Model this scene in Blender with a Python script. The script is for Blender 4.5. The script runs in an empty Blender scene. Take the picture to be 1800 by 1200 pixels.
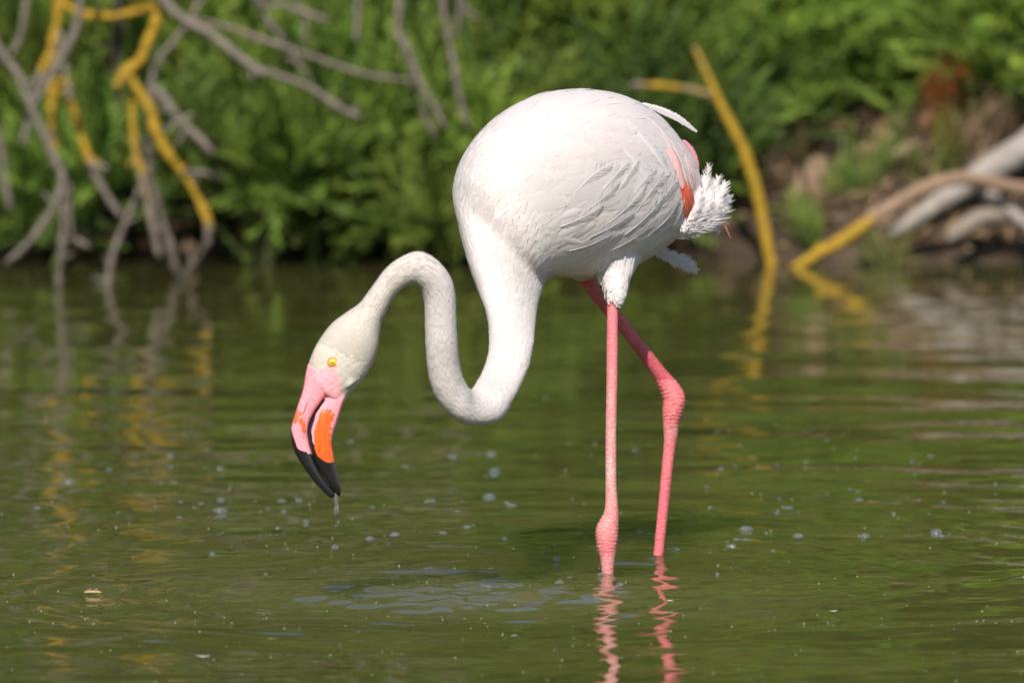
import bpy, math, random
import numpy as np
from mathutils import Vector
from mathutils.bvhtree import BVHTree

RNG = np.random.default_rng(11)
random.seed(5)
scn = bpy.context.scene
col = scn.collection

# ------------------------------------------------------------------ camera
FPX = 15000.0                        # focal length in photo pixels (1800 wide)
CAMY, CAMZ = -10.0, 1.0
TH = math.atan(1090.0 / FPX)
cs, sn = math.cos(TH), math.sin(TH)
cam_d = bpy.data.cameras.new('camera')
cam = bpy.data.objects.new('camera', cam_d)
col.objects.link(cam)
cam.location = (0, CAMY, CAMZ)
cam.rotation_euler = (math.pi / 2 - TH, 0, 0)
cam_d.sensor_width = 36.0
cam_d.lens = FPX / 1800.0 * 36.0
cam_d.clip_start = 0.1
cam_d.clip_end = 2000
cam_d.dof.use_dof = True
cam_d.dof.focus_distance = 9.88
cam_d.dof.aperture_fstop = 7.1
cam_d.dof.aperture_blades = 9
scn.camera = cam

# ------------------------------------------------------------------ world, sun, exposure
SUN_EL, SUN_AZ = math.radians(42), math.radians(188)      # azimuth from +Y towards +X
w = bpy.data.worlds.new('World')
scn.world = w
w.use_nodes = True
nt = w.node_tree
sky = nt.nodes.new('ShaderNodeTexSky')
sky.sky_type = 'NISHITA'
sky.sun_disc = False
sky.dust_density = 0.4
sky.ozone_density = 2.0
sky.sun_elevation = SUN_EL
sky.sun_rotation = SUN_AZ
nt.links.new(sky.outputs[0], nt.nodes['Background'].inputs[0])
nt.nodes['Background'].inputs[1].default_value = 0.10
sd = bpy.data.lights.new('sun', 'SUN')
sd.energy = 5.0
sd.angle = math.radians(0.53)
sd.color = (1.0, 0.945, 0.84)
sun = bpy.data.objects.new('sun', sd)
col.objects.link(sun)
sv = Vector((math.sin(SUN_AZ) * math.cos(SUN_EL), math.cos(SUN_AZ) * math.cos(SUN_EL), math.sin(SUN_EL)))
sun.rotation_euler = sv.to_track_quat('Z', 'Y').to_euler()
sun.location = sv * 30
scn.view_settings.view_transform = 'Standard'
scn.view_settings.look = 'None'
scn.view_settings.gamma = 1.0
scn.view_settings.use_curve_mapping = False
scn.view_settings.exposure = 0.41
scn.render.engine = 'CYCLES'
scn.cycles.use_denoising = True
scn.cycles.max_bounces = 8
scn.cycles.transparent_max_bounces = 12
scn.cycles.caustics_reflective = False
scn.cycles.caustics_refractive = False

# ------------------------------------------------------------------ pixel <-> world
def ray(px, py):
    a, b = (px - 900.0) / FPX, (600.0 - py) / FPX
    return np.array([a, cs + b * sn, -sn + b * cs])

def P(px, py, Y):
    d = ray(px, py)
    t = (Y - CAMY) / d[1]
    return np.array([0, CAMY, CAMZ]) + d * t

def Wt(px, py, z=0.0):
    d = ray(px, py)
    t = (z - CAMZ) / d[2]
    return np.array([0, CAMY, CAMZ]) + d * t

def to_px(p):
    q = np.asarray(p) - np.array([0, CAMY, CAMZ])
    dep = q[..., 1] * cs - q[..., 2] * sn
    up = q[..., 1] * sn + q[..., 2] * cs
    return 900 + FPX * q[..., 0] / dep, 600 - FPX * up / dep

def ppm(Y):                          # photo pixels per metre at depth Y
    return FPX / (Y - CAMY)

LEG_N = Wt(1068, 1010)        # where the two legs enter the water
LEG_F = Wt(1156, 978)
SPL = Wt(770, 1048)           # where the bill last touched


# ------------------------------------------------------------------ mesh helpers
def new_mesh(name, verts, faces, uv=None, colr=None, attrs=None, smooth=True, fmat=None):
    verts = np.asarray(verts, dtype=np.float32)
    me = bpy.data.meshes.new(name)
    me.vertices.add(len(verts))
    me.vertices.foreach_set('co', verts.ravel())
    if isinstance(faces, np.ndarray):
        k = faces.shape[1]
        flat = faces.astype(np.int32).ravel()
        starts = np.arange(0, len(flat), k, dtype=np.int32)
    else:
        ln = np.array([len(f) for f in faces], dtype=np.int32)
        flat = np.array([i for f in faces for i in f], dtype=np.int32)
        starts = np.concatenate([[0], np.cumsum(ln)[:-1]]).astype(np.int32)
    me.loops.add(len(flat))
    me.loops.foreach_set('vertex_index', flat)
    me.polygons.add(len(starts))
    me.polygons.foreach_set('loop_start', starts)
    if fmat is not None:
        me.polygons.foreach_set('material_index', np.asarray(fmat, dtype=np.int32))
    me.update(calc_edges=True)
    me.polygons.foreach_set('use_smooth', np.full(len(starts), smooth, dtype=bool))
    if uv is not None:
        l = me.uv_layers.new(name='UVMap')
        l.data.foreach_set('uv', np.asarray(uv, dtype=np.float32)[flat].ravel())
    if colr is not None:
        a = me.color_attributes.new('Col', 'FLOAT_COLOR', 'POINT')
        c = np.asarray(colr, dtype=np.float32)
        if c.shape[1] == 3:
            c = np.concatenate([c, np.ones((len(c), 1), np.float32)], 1)
        a.data.foreach_set('color', c.ravel())
    for k_, v_ in (attrs or {}).items():
        a = me.attributes.new(k_, 'FLOAT', 'POINT')
        a.data.foreach_set('value', np.asarray(v_, dtype=np.float32))
    return me

def link(name, me, mats, parent=None, origin=None):
    ob = bpy.data.objects.new(name, me)
    for m in (mats if isinstance(mats, (list, tuple)) else [mats]):
        if len(me.materials) < 8 and m is not None:
            me.materials.append(m)
    col.objects.link(ob)
    if parent is not None:
        ob.parent = parent
    if origin is not None:
        ob.location = origin
    return ob

def part(name, verts, faces, mat, parent, **kw):
    """a mesh of world-space vertices, child of a root Empty"""
    v = np.asarray(verts, dtype=float) - np.array(parent_loc(parent))
    return link(name, new_mesh(name, v, faces, **kw), mat, parent)

def parent_loc(o):
    l = np.array(o.location)
    while o.parent is not None:
        o = o.parent
        l = l + np.array(o.location)
    return l

def thing(name, label, cat, loc, group=None, kind=None):
    o = bpy.data.objects.new(name, None)
    o.empty_display_size = 0.05
    col.objects.link(o)
    o.location = [float(x) for x in loc]
    tag(o, label, cat, group, kind)
    return o

def tag(o, label, cat=None, group=None, kind=None):
    o['label'] = label
    if cat: o['category'] = cat
    if group: o['group'] = group
    if kind: o['kind'] = kind
    return o

def solo(name, verts, faces, mat, label, cat, group=None, kind=None, **kw):
    verts = np.asarray(verts, dtype=float)
    c = verts.mean(0); c[2] = verts[:, 2].min()
    o = link(name, new_mesh(name, verts - c, faces, **kw), mat, None, c)
    return tag(o, label, cat, group, kind)

def catmull(pts, n):
    """centripetal-free Catmull-Rom through rows of pts; n samples per span"""
    pts = np.asarray(pts, dtype=float)
    p = np.concatenate([[2 * pts[0] - pts[1]], pts, [2 * pts[-1] - pts[-2]]])
    out = []
    for i in range(1, len(p) - 2):
        for k in range(n):
            t = k / n
            out.append(0.5 * ((2 * p[i]) + (-p[i-1] + p[i+1]) * t + (2*p[i-1] - 5*p[i] + 4*p[i+1] - p[i+2]) * t*t
                              + (-p[i-1] + 3*p[i] - 3*p[i+1] + p[i+2]) * t**3))
    out.append(p[-2])
    return np.array(out)

def grid_faces(nu, nv, wrap=True, off=0):
    i = np.arange(nu - 1)[:, None]
    m = nv if wrap else nv - 1
    j = np.arange(m)[None, :]
    j2 = (j + 1) % nv
    f = np.stack([i * nv + j, i * nv + j2, (i + 1) * nv + j2, (i + 1) * nv + j], -1).reshape(-1, 4)
    return f + off

def loft(stations, per=6, nv=40, n_exp=2.0):
    """stations: rows (Ax,Ay,Bx,By,Y,w): outline pixel pairs, depth plane and half thickness in metres"""
    st = catmull(stations, per)
    t = np.arange(nv) * 2 * math.pi / nv
    ct = np.sign(np.cos(t)) * np.abs(np.cos(t)) ** (2 / n_exp)
    sti = np.sign(np.sin(t)) * np.abs(np.sin(t)) ** (2 / n_exp)
    S = np.zeros((len(st), nv, 3))
    for k, (ax, ay, bx, by, Y, wd) in enumerate(st):
        A, B = P(ax, ay, Y), P(bx, by, Y)
        c, h = (A + B) / 2, (A - B) / 2
        S[k] = c + ct[:, None] * h + sti[:, None] * np.array([0, -1.0, 0]) * wd
    return S

def loft_mesh(S):
    nu, nv = S.shape[:2]
    v = np.concatenate([S.reshape(-1, 3), [S[0].mean(0)], [S[-1].mean(0)]])
    f = [tuple(q) for q in grid_faces(nu, nv)]
    a, b = nu * nv, nu * nv + 1
    for j in range(nv):
        f.append((a, (j + 1) % nv, j))
        f.append((b, (nu - 1) * nv + j, (nu - 1) * nv + (j + 1) % nv))
    return v, f

def tube(pts, rad, sides=8, per=4, jit=0.0, rng=RNG, caps=True):
    """tapered tube through pts (n,3) with radii; returns verts, faces, t along"""
    arr = np.column_stack([pts, rad])
    sm = catmull(arr, per) if len(pts) > 2 or per > 1 else arr
    p, r = sm[:, :3], np.maximum(sm[:, 3], 1e-4)
    tan = np.gradient(p, axis=0)
    tan /= np.linalg.norm(tan, axis=1)[:, None] + 1e-12
    ref = np.array([0.13, 1.0, 0.21])
    a = np.cross(tan, ref); a /= np.linalg.norm(a, axis=1)[:, None] + 1e-12
    b = np.cross(tan, a)
    th = np.arange(sides) * 2 * math.pi / sides
    rr = r[:, None] * (1 + jit * rng.standard_normal((len(p), sides)) * 0.5 + jit * rng.standard_normal((len(p), 1)))
    ring = p[:, None, :] + rr[..., None] * (np.cos(th)[None, :, None] * a[:, None, :] + np.sin(th)[None, :, None] * b[:, None, :])
    v = ring.reshape(-1, 3)
    f = [tuple(q) for q in grid_faces(len(p), sides)]
    if caps:
        v = np.concatenate([v, [p[0] - tan[0] * r[0] * .4], [p[-1] + tan[-1] * r[-1] * .6]])
        a_, b_ = len(p) * sides, len(p) * sides + 1
        for j in range(sides):
            f.append((a_, (j + 1) % sides, j)); f.append((b_, (len(p)-1)*sides + j, (len(p)-1)*sides + (j+1) % sides))
    tt = np.repeat(np.linspace(0, 1, len(p)), sides)
    if caps: tt = np.concatenate([tt, [0, 1]])
    return v, f, tt

def join(pieces):
    vs, fs, o = [], [], 0
    for v, f in pieces:
        vs.append(v); fs += [tuple(i + o for i in q) for q in f]; o += len(v)
    return np.concatenate(vs), fs

# ------------------------------------------------------------------ material helpers
class Mat:
    def __init__(s, name):
        s.m = bpy.data.materials.new(name); s.m.use_nodes = True
        s.t = s.m.node_tree; s.b = s.t.nodes['Principled BSDF']; s.out = s.t.nodes['Material Output']
    def n(s, typ, **kw):
        nd = s.t.nodes.new(typ)
        for k, v in kw.items(): setattr(nd, k, v)
        return nd
    def l(s, a, b): s.t.links.new(a, b)
    def set(s, **kw):
        for k, v in kw.items(): s.b.inputs[k.replace('_', ' ')].default_value = v
    def noise(s, scale, detail=3, rough=.55, vec=None):
        n = s.n('ShaderNodeTexNoise'); n.inputs['Scale'].default_value = scale
        n.inputs['Detail'].default_value = detail; n.inputs['Roughness'].default_value = rough
        if vec is not None: s.l(vec, n.inputs['Vector'])
        return n
    def ramp(s, fac, stops):
        r = s.n('ShaderNodeValToRGB')
        while len(r.color_ramp.elements) < len(stops): r.color_ramp.elements.new(0.5)
        for e, (p, c) in zip(r.color_ramp.elements, stops):
            e.position = p; e.color = tuple(c) + (1,) if len(c) == 3 else c
        s.l(fac, r.inputs[0]); return r
    def mix(s, fac, a, b, mode='MIX'):
        m = s.n('ShaderNodeMix', data_type='RGBA', blend_type=mode)
        for val, sock in ((fac, m.inputs[0]), (a, m.inputs[6]), (b, m.inputs[7])):
            if hasattr(val, 'is_linked'): s.l(val, sock)
            else: sock.default_value = val if not isinstance(val, tuple) or len(val) == 4 else val + (1,)
        return m.outputs[2]
    def math(s, op, a, b=None):
        m = s.n('ShaderNodeMath', operation=op)
        for val, sock in ((a, m.inputs[0]), (b, m.inputs[1])):
            if val is None: continue
            if hasattr(val, 'is_linked'): s.l(val, sock)
            else: sock.default_value = val
        return m.outputs[0]
    def mapping(s, vec, scale):
        mp = s.n('ShaderNodeMapping'); mp.inputs['Scale'].default_value = scale
        s.l(vec, mp.inputs['Vector']); return mp.outputs[0]
    def bump(s, h, strength, dist, normal=None):
        b = s.n('ShaderNodeBump'); b.inputs['Strength'].default_value = strength
        b.inputs['Distance'].default_value = dist; s.l(h, b.inputs['Height'])
        if normal is not None: s.l(normal, b.inputs['Normal'])
        return b.outputs[0]
    def attr(s, name):
        return s.n('ShaderNodeAttribute', attribute_name=name)
    @property
    def obj(s): return s.n('ShaderNodeTexCoord').outputs['Object']
    @property
    def uv(s): return s.n('ShaderNodeTexCoord').outputs['UV']

def mat_feather(name, tint=(1, 1, 1)):
    m = Mat(name)
    c = m.attr('Col').outputs['Color']
    nz = m.noise(1.0, 3, .6, m.mapping(m.uv, (3.0, 34.0, 1.0)))
    r = m.ramp(nz.outputs[0], [(0.2, (.90, .89, .88)), (0.75, (1, 1, 1))])
    cc = m.mix(1.0, c, r.outputs[0], 'MULTIPLY')
    m.l(cc, m.b.inputs['Base Color'])
    m.set(Roughness=0.72, Specular_IOR_Level=0.22)
    m.b.inputs['Sheen Weight'].default_value = 0.12
    m.l(m.bump(nz.outputs[0], 0.35, 0.0006), m.b.inputs['Normal'])
    tr = m.n('ShaderNodeBsdfTranslucent'); m.l(cc, tr.inputs[0])
    mx = m.n('ShaderNodeMixShader'); mx.inputs[0].default_value = 0.14
    m.l(m.b.outputs[0], mx.inputs[1]); m.l(tr.outputs[0], mx.inputs[2]); m.l(mx.outputs[0], m.out.inputs[0])
    return m.m

def mat_down(name):                      # skin of fine plumage under and between the feathers
    m = Mat(name)
    c = m.attr('Col').outputs['Color']
    n1 = m.noise(420, 3, .6, m.obj)
    n2 = m.noise(120, 3, .6, m.obj)
    r = m.ramp(n2.outputs[0], [(0.3, (.93, .91, .89)), (0.7, (1, 1, 1))])
    m.l(m.mix(1.0, c, r.outputs[0], 'MULTIPLY'), m.b.inputs['Base Color'])
    m.set(Roughness=0.75, Specular_IOR_Level=0.2)
    b1 = m.bump(n2.outputs[0], 0.35, 0.0025)
    m.l(m.bump(n1.outputs[0], 0.3, 0.0008, b1), m.b.inputs['Normal'])
    return m.m

def mat_leg():
    m = Mat('leg_skin')
    c = m.attr('Col').outputs['Color']
    o = m.obj
    v = m.n('ShaderNodeTexVoronoi', feature='DISTANCE_TO_EDGE'); v.inputs['Scale'].default_value = 1.0
    m.l(m.mapping(o, (150, 150, 230)), v.inputs['Vector'])
    plate = m.ramp(v.outputs['Distance'], [(0.0, (0, 0, 0)), (0.12, (1, 1, 1))])
    n1 = m.noise(1.0, 4, .6, m.mapping(o, (90, 90, 40)))
    grey = m.ramp(n1.outputs[0], [(0.42, (0, 0, 0)), (0.7, (1, 1, 1))])
    ga = m.attr('grey').outputs['Fac']
    c1 = m.mix(m.math('MULTIPLY', grey.outputs[0], ga), c, (0.50, 0.36, 0.31))
    c1 = m.mix(m.math('MULTIPLY', ga, 0.45), c1, (0.60, 0.40, 0.36))
    edge = m.math('SUBTRACT', 1.0, plate.outputs[0])
    c2 = m.mix(m.math('MULTIPLY', edge, 0.55), c1, (0.30, 0.09, 0.085))
    m.l(c2, m.b.inputs['Base Color'])
    m.set(Roughness=0.5, Specular_IOR_Level=0.4)
    wv = m.noise(1.0, 3, .6, m.mapping(o, (60, 60, 620)))
    b1 = m.bump(plate.outputs[0], 0.5, 0.0007)
    m.l(m.bump(wv.outputs[0], 0.55, 0.0012, b1), m.b.inputs['Normal'])
    return m.m

def mat_bill():
    m = Mat('bill_horn')
    o = m.obj
    n1 = m.noise(230, 4, .7, o)
    n2 = m.noise(1.0, 3, .6, m.mapping(o, (500, 60, 140)))
    og = m.attr('orange').outputs['Fac']; bk = m.attr('black').outputs['Fac']
    pink = m.ramp(n2.outputs[0], [(0.25, (.80, .22, .27)), (0.7, (.92, .36, .40))])
    f = m.ramp(m.math('ADD', m.math('MULTIPLY', n1.outputs[0], 1.5), m.math('SUBTRACT', m.math('MULTIPLY', og, 1.15), 0.95)),
               [(0.38, (0, 0, 0)), (0.50, (1, 1, 1))])
    orange = m.ramp(n2.outputs[0], [(0.3, (.62, .07, .01)), (0.75, (.88, .17, .03))])
    c1 = m.mix(m.math('MULTIPLY', f.outputs[0], m.math('MINIMUM', m.math('MULTIPLY', og, 3.0), 1.0)), pink.outputs[0], orange.outputs[0])
    fb = m.ramp(m.math('ADD', bk, m.math('MULTIPLY', m.math('SUBTRACT', n1.outputs[0], .5), .35)), [(0.45, (0, 0, 0)), (0.55, (1, 1, 1))])
    c2 = m.mix(fb.outputs[0], c1, (.014, .012, .012))
    m.l(c2, m.b.inputs['Base Color'])
    m.set(Specular_IOR_Level=0.6)
    rg = m.ramp(fb.outputs[0], [(0, (.24, .24, .24)), (1, (.10, .10, .10))]); m.l(rg.outputs[0], m.b.inputs['Roughness'])
    m.l(m.bump(n2.outputs[0], 0.3, 0.0006), m.b.inputs['Normal'])
    return m.m

def mat_plain(name, colr, rough=.5, spec=.5, **kw):
    m = Mat(name)
    n1 = m.noise(kw.pop('scale', 60), 3, .6, m.obj)
    lo = tuple(x * kw.get('lo', .8) for x in colr)
    r = m.ramp(n1.outputs[0], [(.3, lo), (.7, colr)])
    m.l(r.outputs[0], m.b.inputs['Base Color'])
    m.set(Roughness=rough, Specular_IOR_Level=spec)
    return m.m

def mat_wood():
    m = Mat('weathered_wood')
    o = m.obj
    c = m.attr('Col').outputs['Color']
    li = m.attr('lichen').outputs['Fac']
    n1 = m.noise(70, 5, .65, o); n2 = m.noise(42, 5, .75, o)
    grain = m.ramp(n1.outputs[0], [(.25, (.5, .48, .46)), (.7, (1.1, 1.08, 1.05))])
    base = m.mix(1.0, c, grain.outputs[0], 'MULTIPLY')
    f = m.ramp(m.math('ADD', m.math('MULTIPLY', n2.outputs[0], .7), m.math('SUBTRACT', m.math('MULTIPLY', li, 1.12), .74)), [(.42, (0, 0, 0)), (.60, (1, 1, 1))])
    lc = m.ramp(n1.outputs[0], [(.25, (.20, .115, .012)), (.75, (.47, .29, .028))])
    m.l(m.mix(f.outputs[0], base, lc.outputs[0]), m.b.inputs['Base Color'])
    m.set(Roughness=.85, Specular_IOR_Level=.2)
    m.l(m.bump(n1.outputs[0], .9, .006), m.b.inputs['Normal'])
    return m.m

def mat_leaf():
    m = Mat('leaf')
    c = m.attr('Col').outputs['Color']
    m.l(c, m.b.inputs['Base Color'])
    m.set(Roughness=.5, Specular_IOR_Level=.35)
    tr = m.n('ShaderNodeBsdfTranslucent'); m.l(m.mix(1.0, c, (1.1, 1.15, .6), 'MULTIPLY'), tr.inputs[0])
    mx = m.n('ShaderNodeMixShader'); mx.inputs[0].default_value = .32
    m.l(m.b.outputs[0], mx.inputs[1]); m.l(tr.outputs[0], mx.inputs[2]); m.l(mx.outputs[0], m.out.inputs[0])
    return m.m

def mat_ground():
    m = Mat('mud_bank')
    o = m.obj
    n1 = m.noise(9, 5, .65, o); n2 = m.noise(60, 4, .6, o)
    r = m.ramp(n1.outputs[0], [(.3, (.022, .016, .010)), (.55, (.060, .040, .025)), (.78, (.14, .10, .066))])
    r2 = m.ramp(n2.outputs[0], [(.3, (.6, .6, .6)), (.7, (1.2, 1.15, 1.1))])
    m.l(m.mix(1.0, r.outputs[0], r2.outputs[0], 'MULTIPLY'), m.b.inputs['Base Color'])
    m.set(Roughness=.8, Specular_IOR_Level=.3)
    m.l(m.bump(n2.outputs[0], .8, .02), m.b.inputs['Normal'])
    return m.m

def mat_water():
    m = Mat('murky_water')
    o = m.obj
    n0 = m.noise(1.0, 3, .55, m.mapping(o, (1.1, 2.2, 1)))
    r = m.ramp(n0.outputs[0], [(.3, (.043, .042, .011)), (.7, (.070, .067, .019))])
    sp = m.n('ShaderNodeVectorMath', operation='SUBTRACT'); m.l(o, sp.inputs[0]); sp.inputs[1].default_value = (float(SPL[0]) + .05, float(SPL[1]) + .02, 0)
    ln = m.n('ShaderNodeVectorMath', operation='LENGTH'); m.l(m.mapping(sp.outputs[0], (.8, 1.0, 0)), ln.inputs[0])
    nz = m.noise(1.0, 4, .6, m.mapping(o, (7, 9, 1)))
    silt = m.ramp(m.math('ADD', ln.outputs['Value'], m.math('MULTIPLY', nz.outputs[0], .22)), [(.22, (1, 1, 1)), (.52, (0, 0, 0))])
    m.l(m.mix(m.math('MULTIPLY', silt.outputs[0], .45), r.outputs[0], (.112, .104, .048)), m.b.inputs['Base Color'])
    m.set(Roughness=.012, IOR=1.333)
    m.b.subsurface_method = 'BURLEY'
    m.b.inputs['Subsurface Weight'].default_value = 1.0
    m.b.inputs['Subsurface Scale'].default_value = .20
    m.b.inputs['Subsurface Radius'].default_value = (1.0, 1.1, .6)
    n1 = m.noise(1.0, 2, .5, m.mapping(o, (22, 34, 1)))
    m.l(m.bump(n1.outputs[0], .05, .006), m.b.inputs['Normal'])
    return m.m

def mat_bubble():
    m = Mat('bubble_film')
    m.t.nodes.remove(m.b)
    g = m.n('ShaderNodeBsdfGlossy'); g.inputs['Roughness'].default_value = .06; g.inputs['Color'].default_value = (.95, .96, 1, 1)
    d = m.n('ShaderNodeBsdfDiffuse'); d.inputs['Color'].default_value = (.42, .46, .5, 1)
    t = m.n('ShaderNodeBsdfTransparent')
    lw = m.n('ShaderNodeLayerWeight'); lw.inputs['Blend'].default_value = .38
    n1 = m.noise(500, 2, .5, m.obj)
    a = m.n('ShaderNodeMixShader'); a.inputs[0].default_value = .42
    m.l(g.outputs[0], a.inputs[1]); m.l(d.outputs[0], a.inputs[2])
    mx = m.n('ShaderNodeMixShader')
    fac = m.math('ADD', m.math('MULTIPLY', lw.outputs['Facing'], .45), m.math('MULTIPLY', n1.outputs[0], .26))
    m.l(fac, mx.inputs[0]); m.l(t.outputs[0], mx.inputs[1]); m.l(a.outputs[0], mx.inputs[2])
    m.l(mx.outputs[0], m.out.inputs[0])
    return m.m

def mat_drop():
    m = Mat('muddy_droplet')
    n1 = m.noise(200, 2, .5, m.obj)
    r = m.ramp(n1.outputs[0], [(.3, (.10, .095, .085)), (.7, (.2, .19, .17))])
    m.l(r.outputs[0], m.b.inputs['Base Color'])
    m.set(Roughness=.04, IOR=1.33)
    m.b.inputs['Transmission Weight'].default_value = .35
    return m.m

M = dict(feather=mat_feather('feather_vane'), down=mat_down('body_plumage'), leg=mat_leg(), bill=mat_bill(),
         wood=mat_wood(), leaf=mat_leaf(), ground=mat_ground(), water=mat_water(), bubble=mat_bubble(), drop=mat_drop(),
         iris=mat_plain('iris_yellow', (.80, .50, .02), .12, .6, scale=400, lo=.85),
         pupil=mat_plain('pupil_black', (.008, .008, .008), .08, .6),
         eyering=mat_plain('eye_ring_skin', (.55, .22, .17), .4, .4, scale=300, lo=.9),
         litter=mat_plain('dry_litter', (.17, .115, .07), .85, .2, scale=40, lo=.35))

# ================================================================== STRUCTURE
# ---- water ---------------------------------------------------------------
def spread(a, b, step, grow, end):
    out = [b]; s = step
    while out[-1] < end:
        s *= grow; out.append(out[-1] + s)
    return out

def water_height(X, Y):
    rs = np.random.default_rng(3)
    H = np.zeros_like(X)
    damp = 1.0 / (1 + np.exp((Y - 3.6) / 0.9))                   # calmer near the bank
    near = 0.30 + 0.70 * damp
    for k in range(70):                                        # long crested ambient ripples
        lam = 0.07 * (9.0 ** rs.random())
        ang = rs.normal(0, 0.36)
        kx, ky = math.sin(ang) * 2 * math.pi / lam, math.cos(ang) * 2 * math.pi / lam
        slope = 0.0048 * (lam / 0.2) ** 0.15
        H += near * slope * lam / (2 * math.pi) * np.sin(kx * X + ky * Y + rs.random() * 6.28)
    fine = 1.0 / (1 + np.exp((Y - 1.0) / 0.35))
    for k in range(44):
        lam = 0.034 * (3.0 ** rs.random()); ang = rs.normal(0, 0.30)
        H += fine * .0038 * lam / (2 * math.pi) * np.sin(2 * math.pi / lam * (math.sin(ang) * X + math.cos(ang) * Y) + rs.random() * 6.28)
    def ring(c, r0, lam, wdt, slope, ph=0.0):
        r = np.hypot(X - c[0], Y - c[1])
        wob = 0.012 * np.sin(3 * np.arctan2(Y - c[1], X - c[0]) + ph)
        e = np.exp(-((r - r0) / wdt) ** 2)
        return slope * lam / (2 * math.pi) * e * np.cos(2 * math.pi * (r - r0 + wob) / lam + ph)
    H += ring(SPL, .31, .065, .05, .19) + ring(SPL, .47, .07, .05, .11, 1.0) + ring(SPL, .19, .05, .06, .05, 1.0)
    H += ring(SPL, .50, .11, .13, .020, 2.0)
    H += ring(LEG_N, .42, .085, .12, .048, .5) + ring(LEG_N, .22, .055, .12, .038, 1.5) + ring(LEG_N, .09, .035, .05, .02)
    H += ring(LEG_F, .45, .075, .13, .042, .2) + ring(LEG_F, .13, .045, .08, .034, 2.1) + ring(LEG_F, .75, .12, .2, .034, 1.1)
    def train(c, r0, lam, S, dec, ph):
        dx, dy = X - c[0], Y - c[1]
        th_ = np.arctan2(dy, dx)
        r = np.hypot(dx, dy) + .010 * np.sin(4 * th_ + ph) + .006 * np.sin(9 * th_ + 2 * ph)
        gate = 1 / (1 + np.exp(-(r - r0) / .03)) * np.exp(-np.maximum(r - r0, 0) / dec)
        mod = .65 + .35 * np.sin(r * 9 + 3 * th_ + ph)
        return S * lam / (2 * math.pi) * gate * mod * np.sin(2 * math.pi * r / lam * (1 - .12 * np.tanh(r)) + ph)
    H += train(SPL, .24, .080, .105, .35, .3) + train(SPL, .35, .052, .035, .5, 1.9)
    H += train(LEG_N, .03, .058, .055, .6, 2.2) + train(LEG_F, .03, .066, .062, .7, .9) + train(LEG_F, .25, .14, .042, 1.1, 4.0) + train(SPL, .3, .17, .045, 1.2, 2.5)
    # choppy patch where the bill stirred the pond
    r = np.hypot((X - SPL[0] - .02) / 1.25, (Y - SPL[1] - .01))
    env = np.exp(-(r / .17) ** 4)
    rs2 = np.random.default_rng(8)
    ch = np.zeros_like(X)
    for k in range(34):
        lam = .026 + .045 * rs2.random(); ang = rs2.normal(0, .5)
        ch += .040 * lam / (2 * math.pi) * np.sin(2 * math.pi / lam * (math.sin(ang) * X + math.cos(ang) * Y) + rs2.random() * 6.28)
    patch = 0.35 + 0.65 * (np.sin(9 * X + 14 * Y + 1.0) * np.sin(5 * X - 23 * Y + 2) > -.15)
    H += env * ch * 1.35
    # meniscus round the legs
    for c, rr in ((LEG_N, .0105), (LEG_F, .0085)):
        d = np.hypot(X - c[0], Y - c[1])
        H += .0016 * np.exp(-np.maximum(d - rr, 0) / .006)
    return H

xs_in = np.arange(-.98, .9801, .0095)
out = np.array(spread(0, .98, .012, 1.16, 40.0)[1:])
xs = np.concatenate([-out[::-1], xs_in, out])
ys_a = np.arange(-1.45, 1.2, .0062)
ys_b = []; s = .0085; y = ys_a[-1]
while y < 6.6:
    s = min(s * 1.006, .02); y += s; ys_b.append(y)
ys_c = []; s = .0085; y = ys_a[0]
while y > -30:
    s *= 1.12; y -= s; ys_c.append(y)
ys = np.concatenate([np.array(ys_c)[::-1], ys_a, np.array(ys_b)])
gx, gy = np.meshgrid(xs, ys)
H = water_height(gx, gy)
cell = np.maximum(np.gradient(xs)[None, :], np.gradient(ys)[:, None])
H *= np.clip(1.6 - cell / .02, 0, 1)
wv = np.stack([gx, gy, H], -1).reshape(-1, 3)
water = link('water', new_mesh('water', wv, grid_faces(len(ys), len(xs), wrap=False)), M['water'])
water['kind'] = 'structure'; water['label'] = 'murky olive green pond water with fine ripples and rings'

# ---- ground: pond bed and bank in one sheet -----------------------------------
gxs = np.concatenate([-np.array(spread(0, 2.2, .05, 1.25, 260.0)[1:])[::-1], np.arange(-2.2, 2.21, .04), np.array(spread(0, 2.2, .05, 1.25, 260.0)[1:])])
gys = np.concatenate([-np.array(spread(0, 0, .3, 1.3, 60.0)[1:])[::-1], np.arange(0, 5.0, .5), np.arange(5.0, 8.0, .04), np.array(spread(0, 8.0, .05, 1.2, 400.0))])
X, Y = np.meshgrid(gxs, gys)
def ground_z(X, Y):
    edge = 5.97 - .10 / (1 + np.exp(-(X - .35) / .12)) + .06 * np.sin(2.3 * X + .6) + .05 * np.sin(6.1 * X + 1) + .02 * np.sin(17 * X) - .12 * np.exp(-((X - .75) / .4) ** 2)
    d = Y - edge
    bank = .17 * np.tanh(np.maximum(d, 0) / .30) + .05 * np.clip(d, 0, 14) ** .9
    bed = -.16 * np.tanh(np.maximum(-d, 0) / .5) - .10 * np.tanh(np.maximum(-d, 0) / 4)
    rough = .012 * np.sin(13 * X + 3 * np.sin(7 * Y)) * np.sin(11 * Y + 2 * np.sin(9 * X)) + .008 * np.sin(37 * X + 5 * Y) * np.sin(31 * Y)
    return bank + bed + rough * np.clip(np.abs(d) * 3, .2, 1) * (np.abs(X) < 30) + .10 * np.exp(-((X - .95) / .45) ** 2 - ((Y - 6.35) / .28) ** 2)
gz = ground_z(X, Y)
ground = link('ground', new_mesh('ground', np.stack([X, Y, gz], -1).reshape(-1, 3), grid_faces(len(gys), len(gxs), wrap=False)), M['ground'])
ground['kind'] = 'structure'; ground['label'] = 'dark brown mud bank rising behind the pond'
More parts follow.
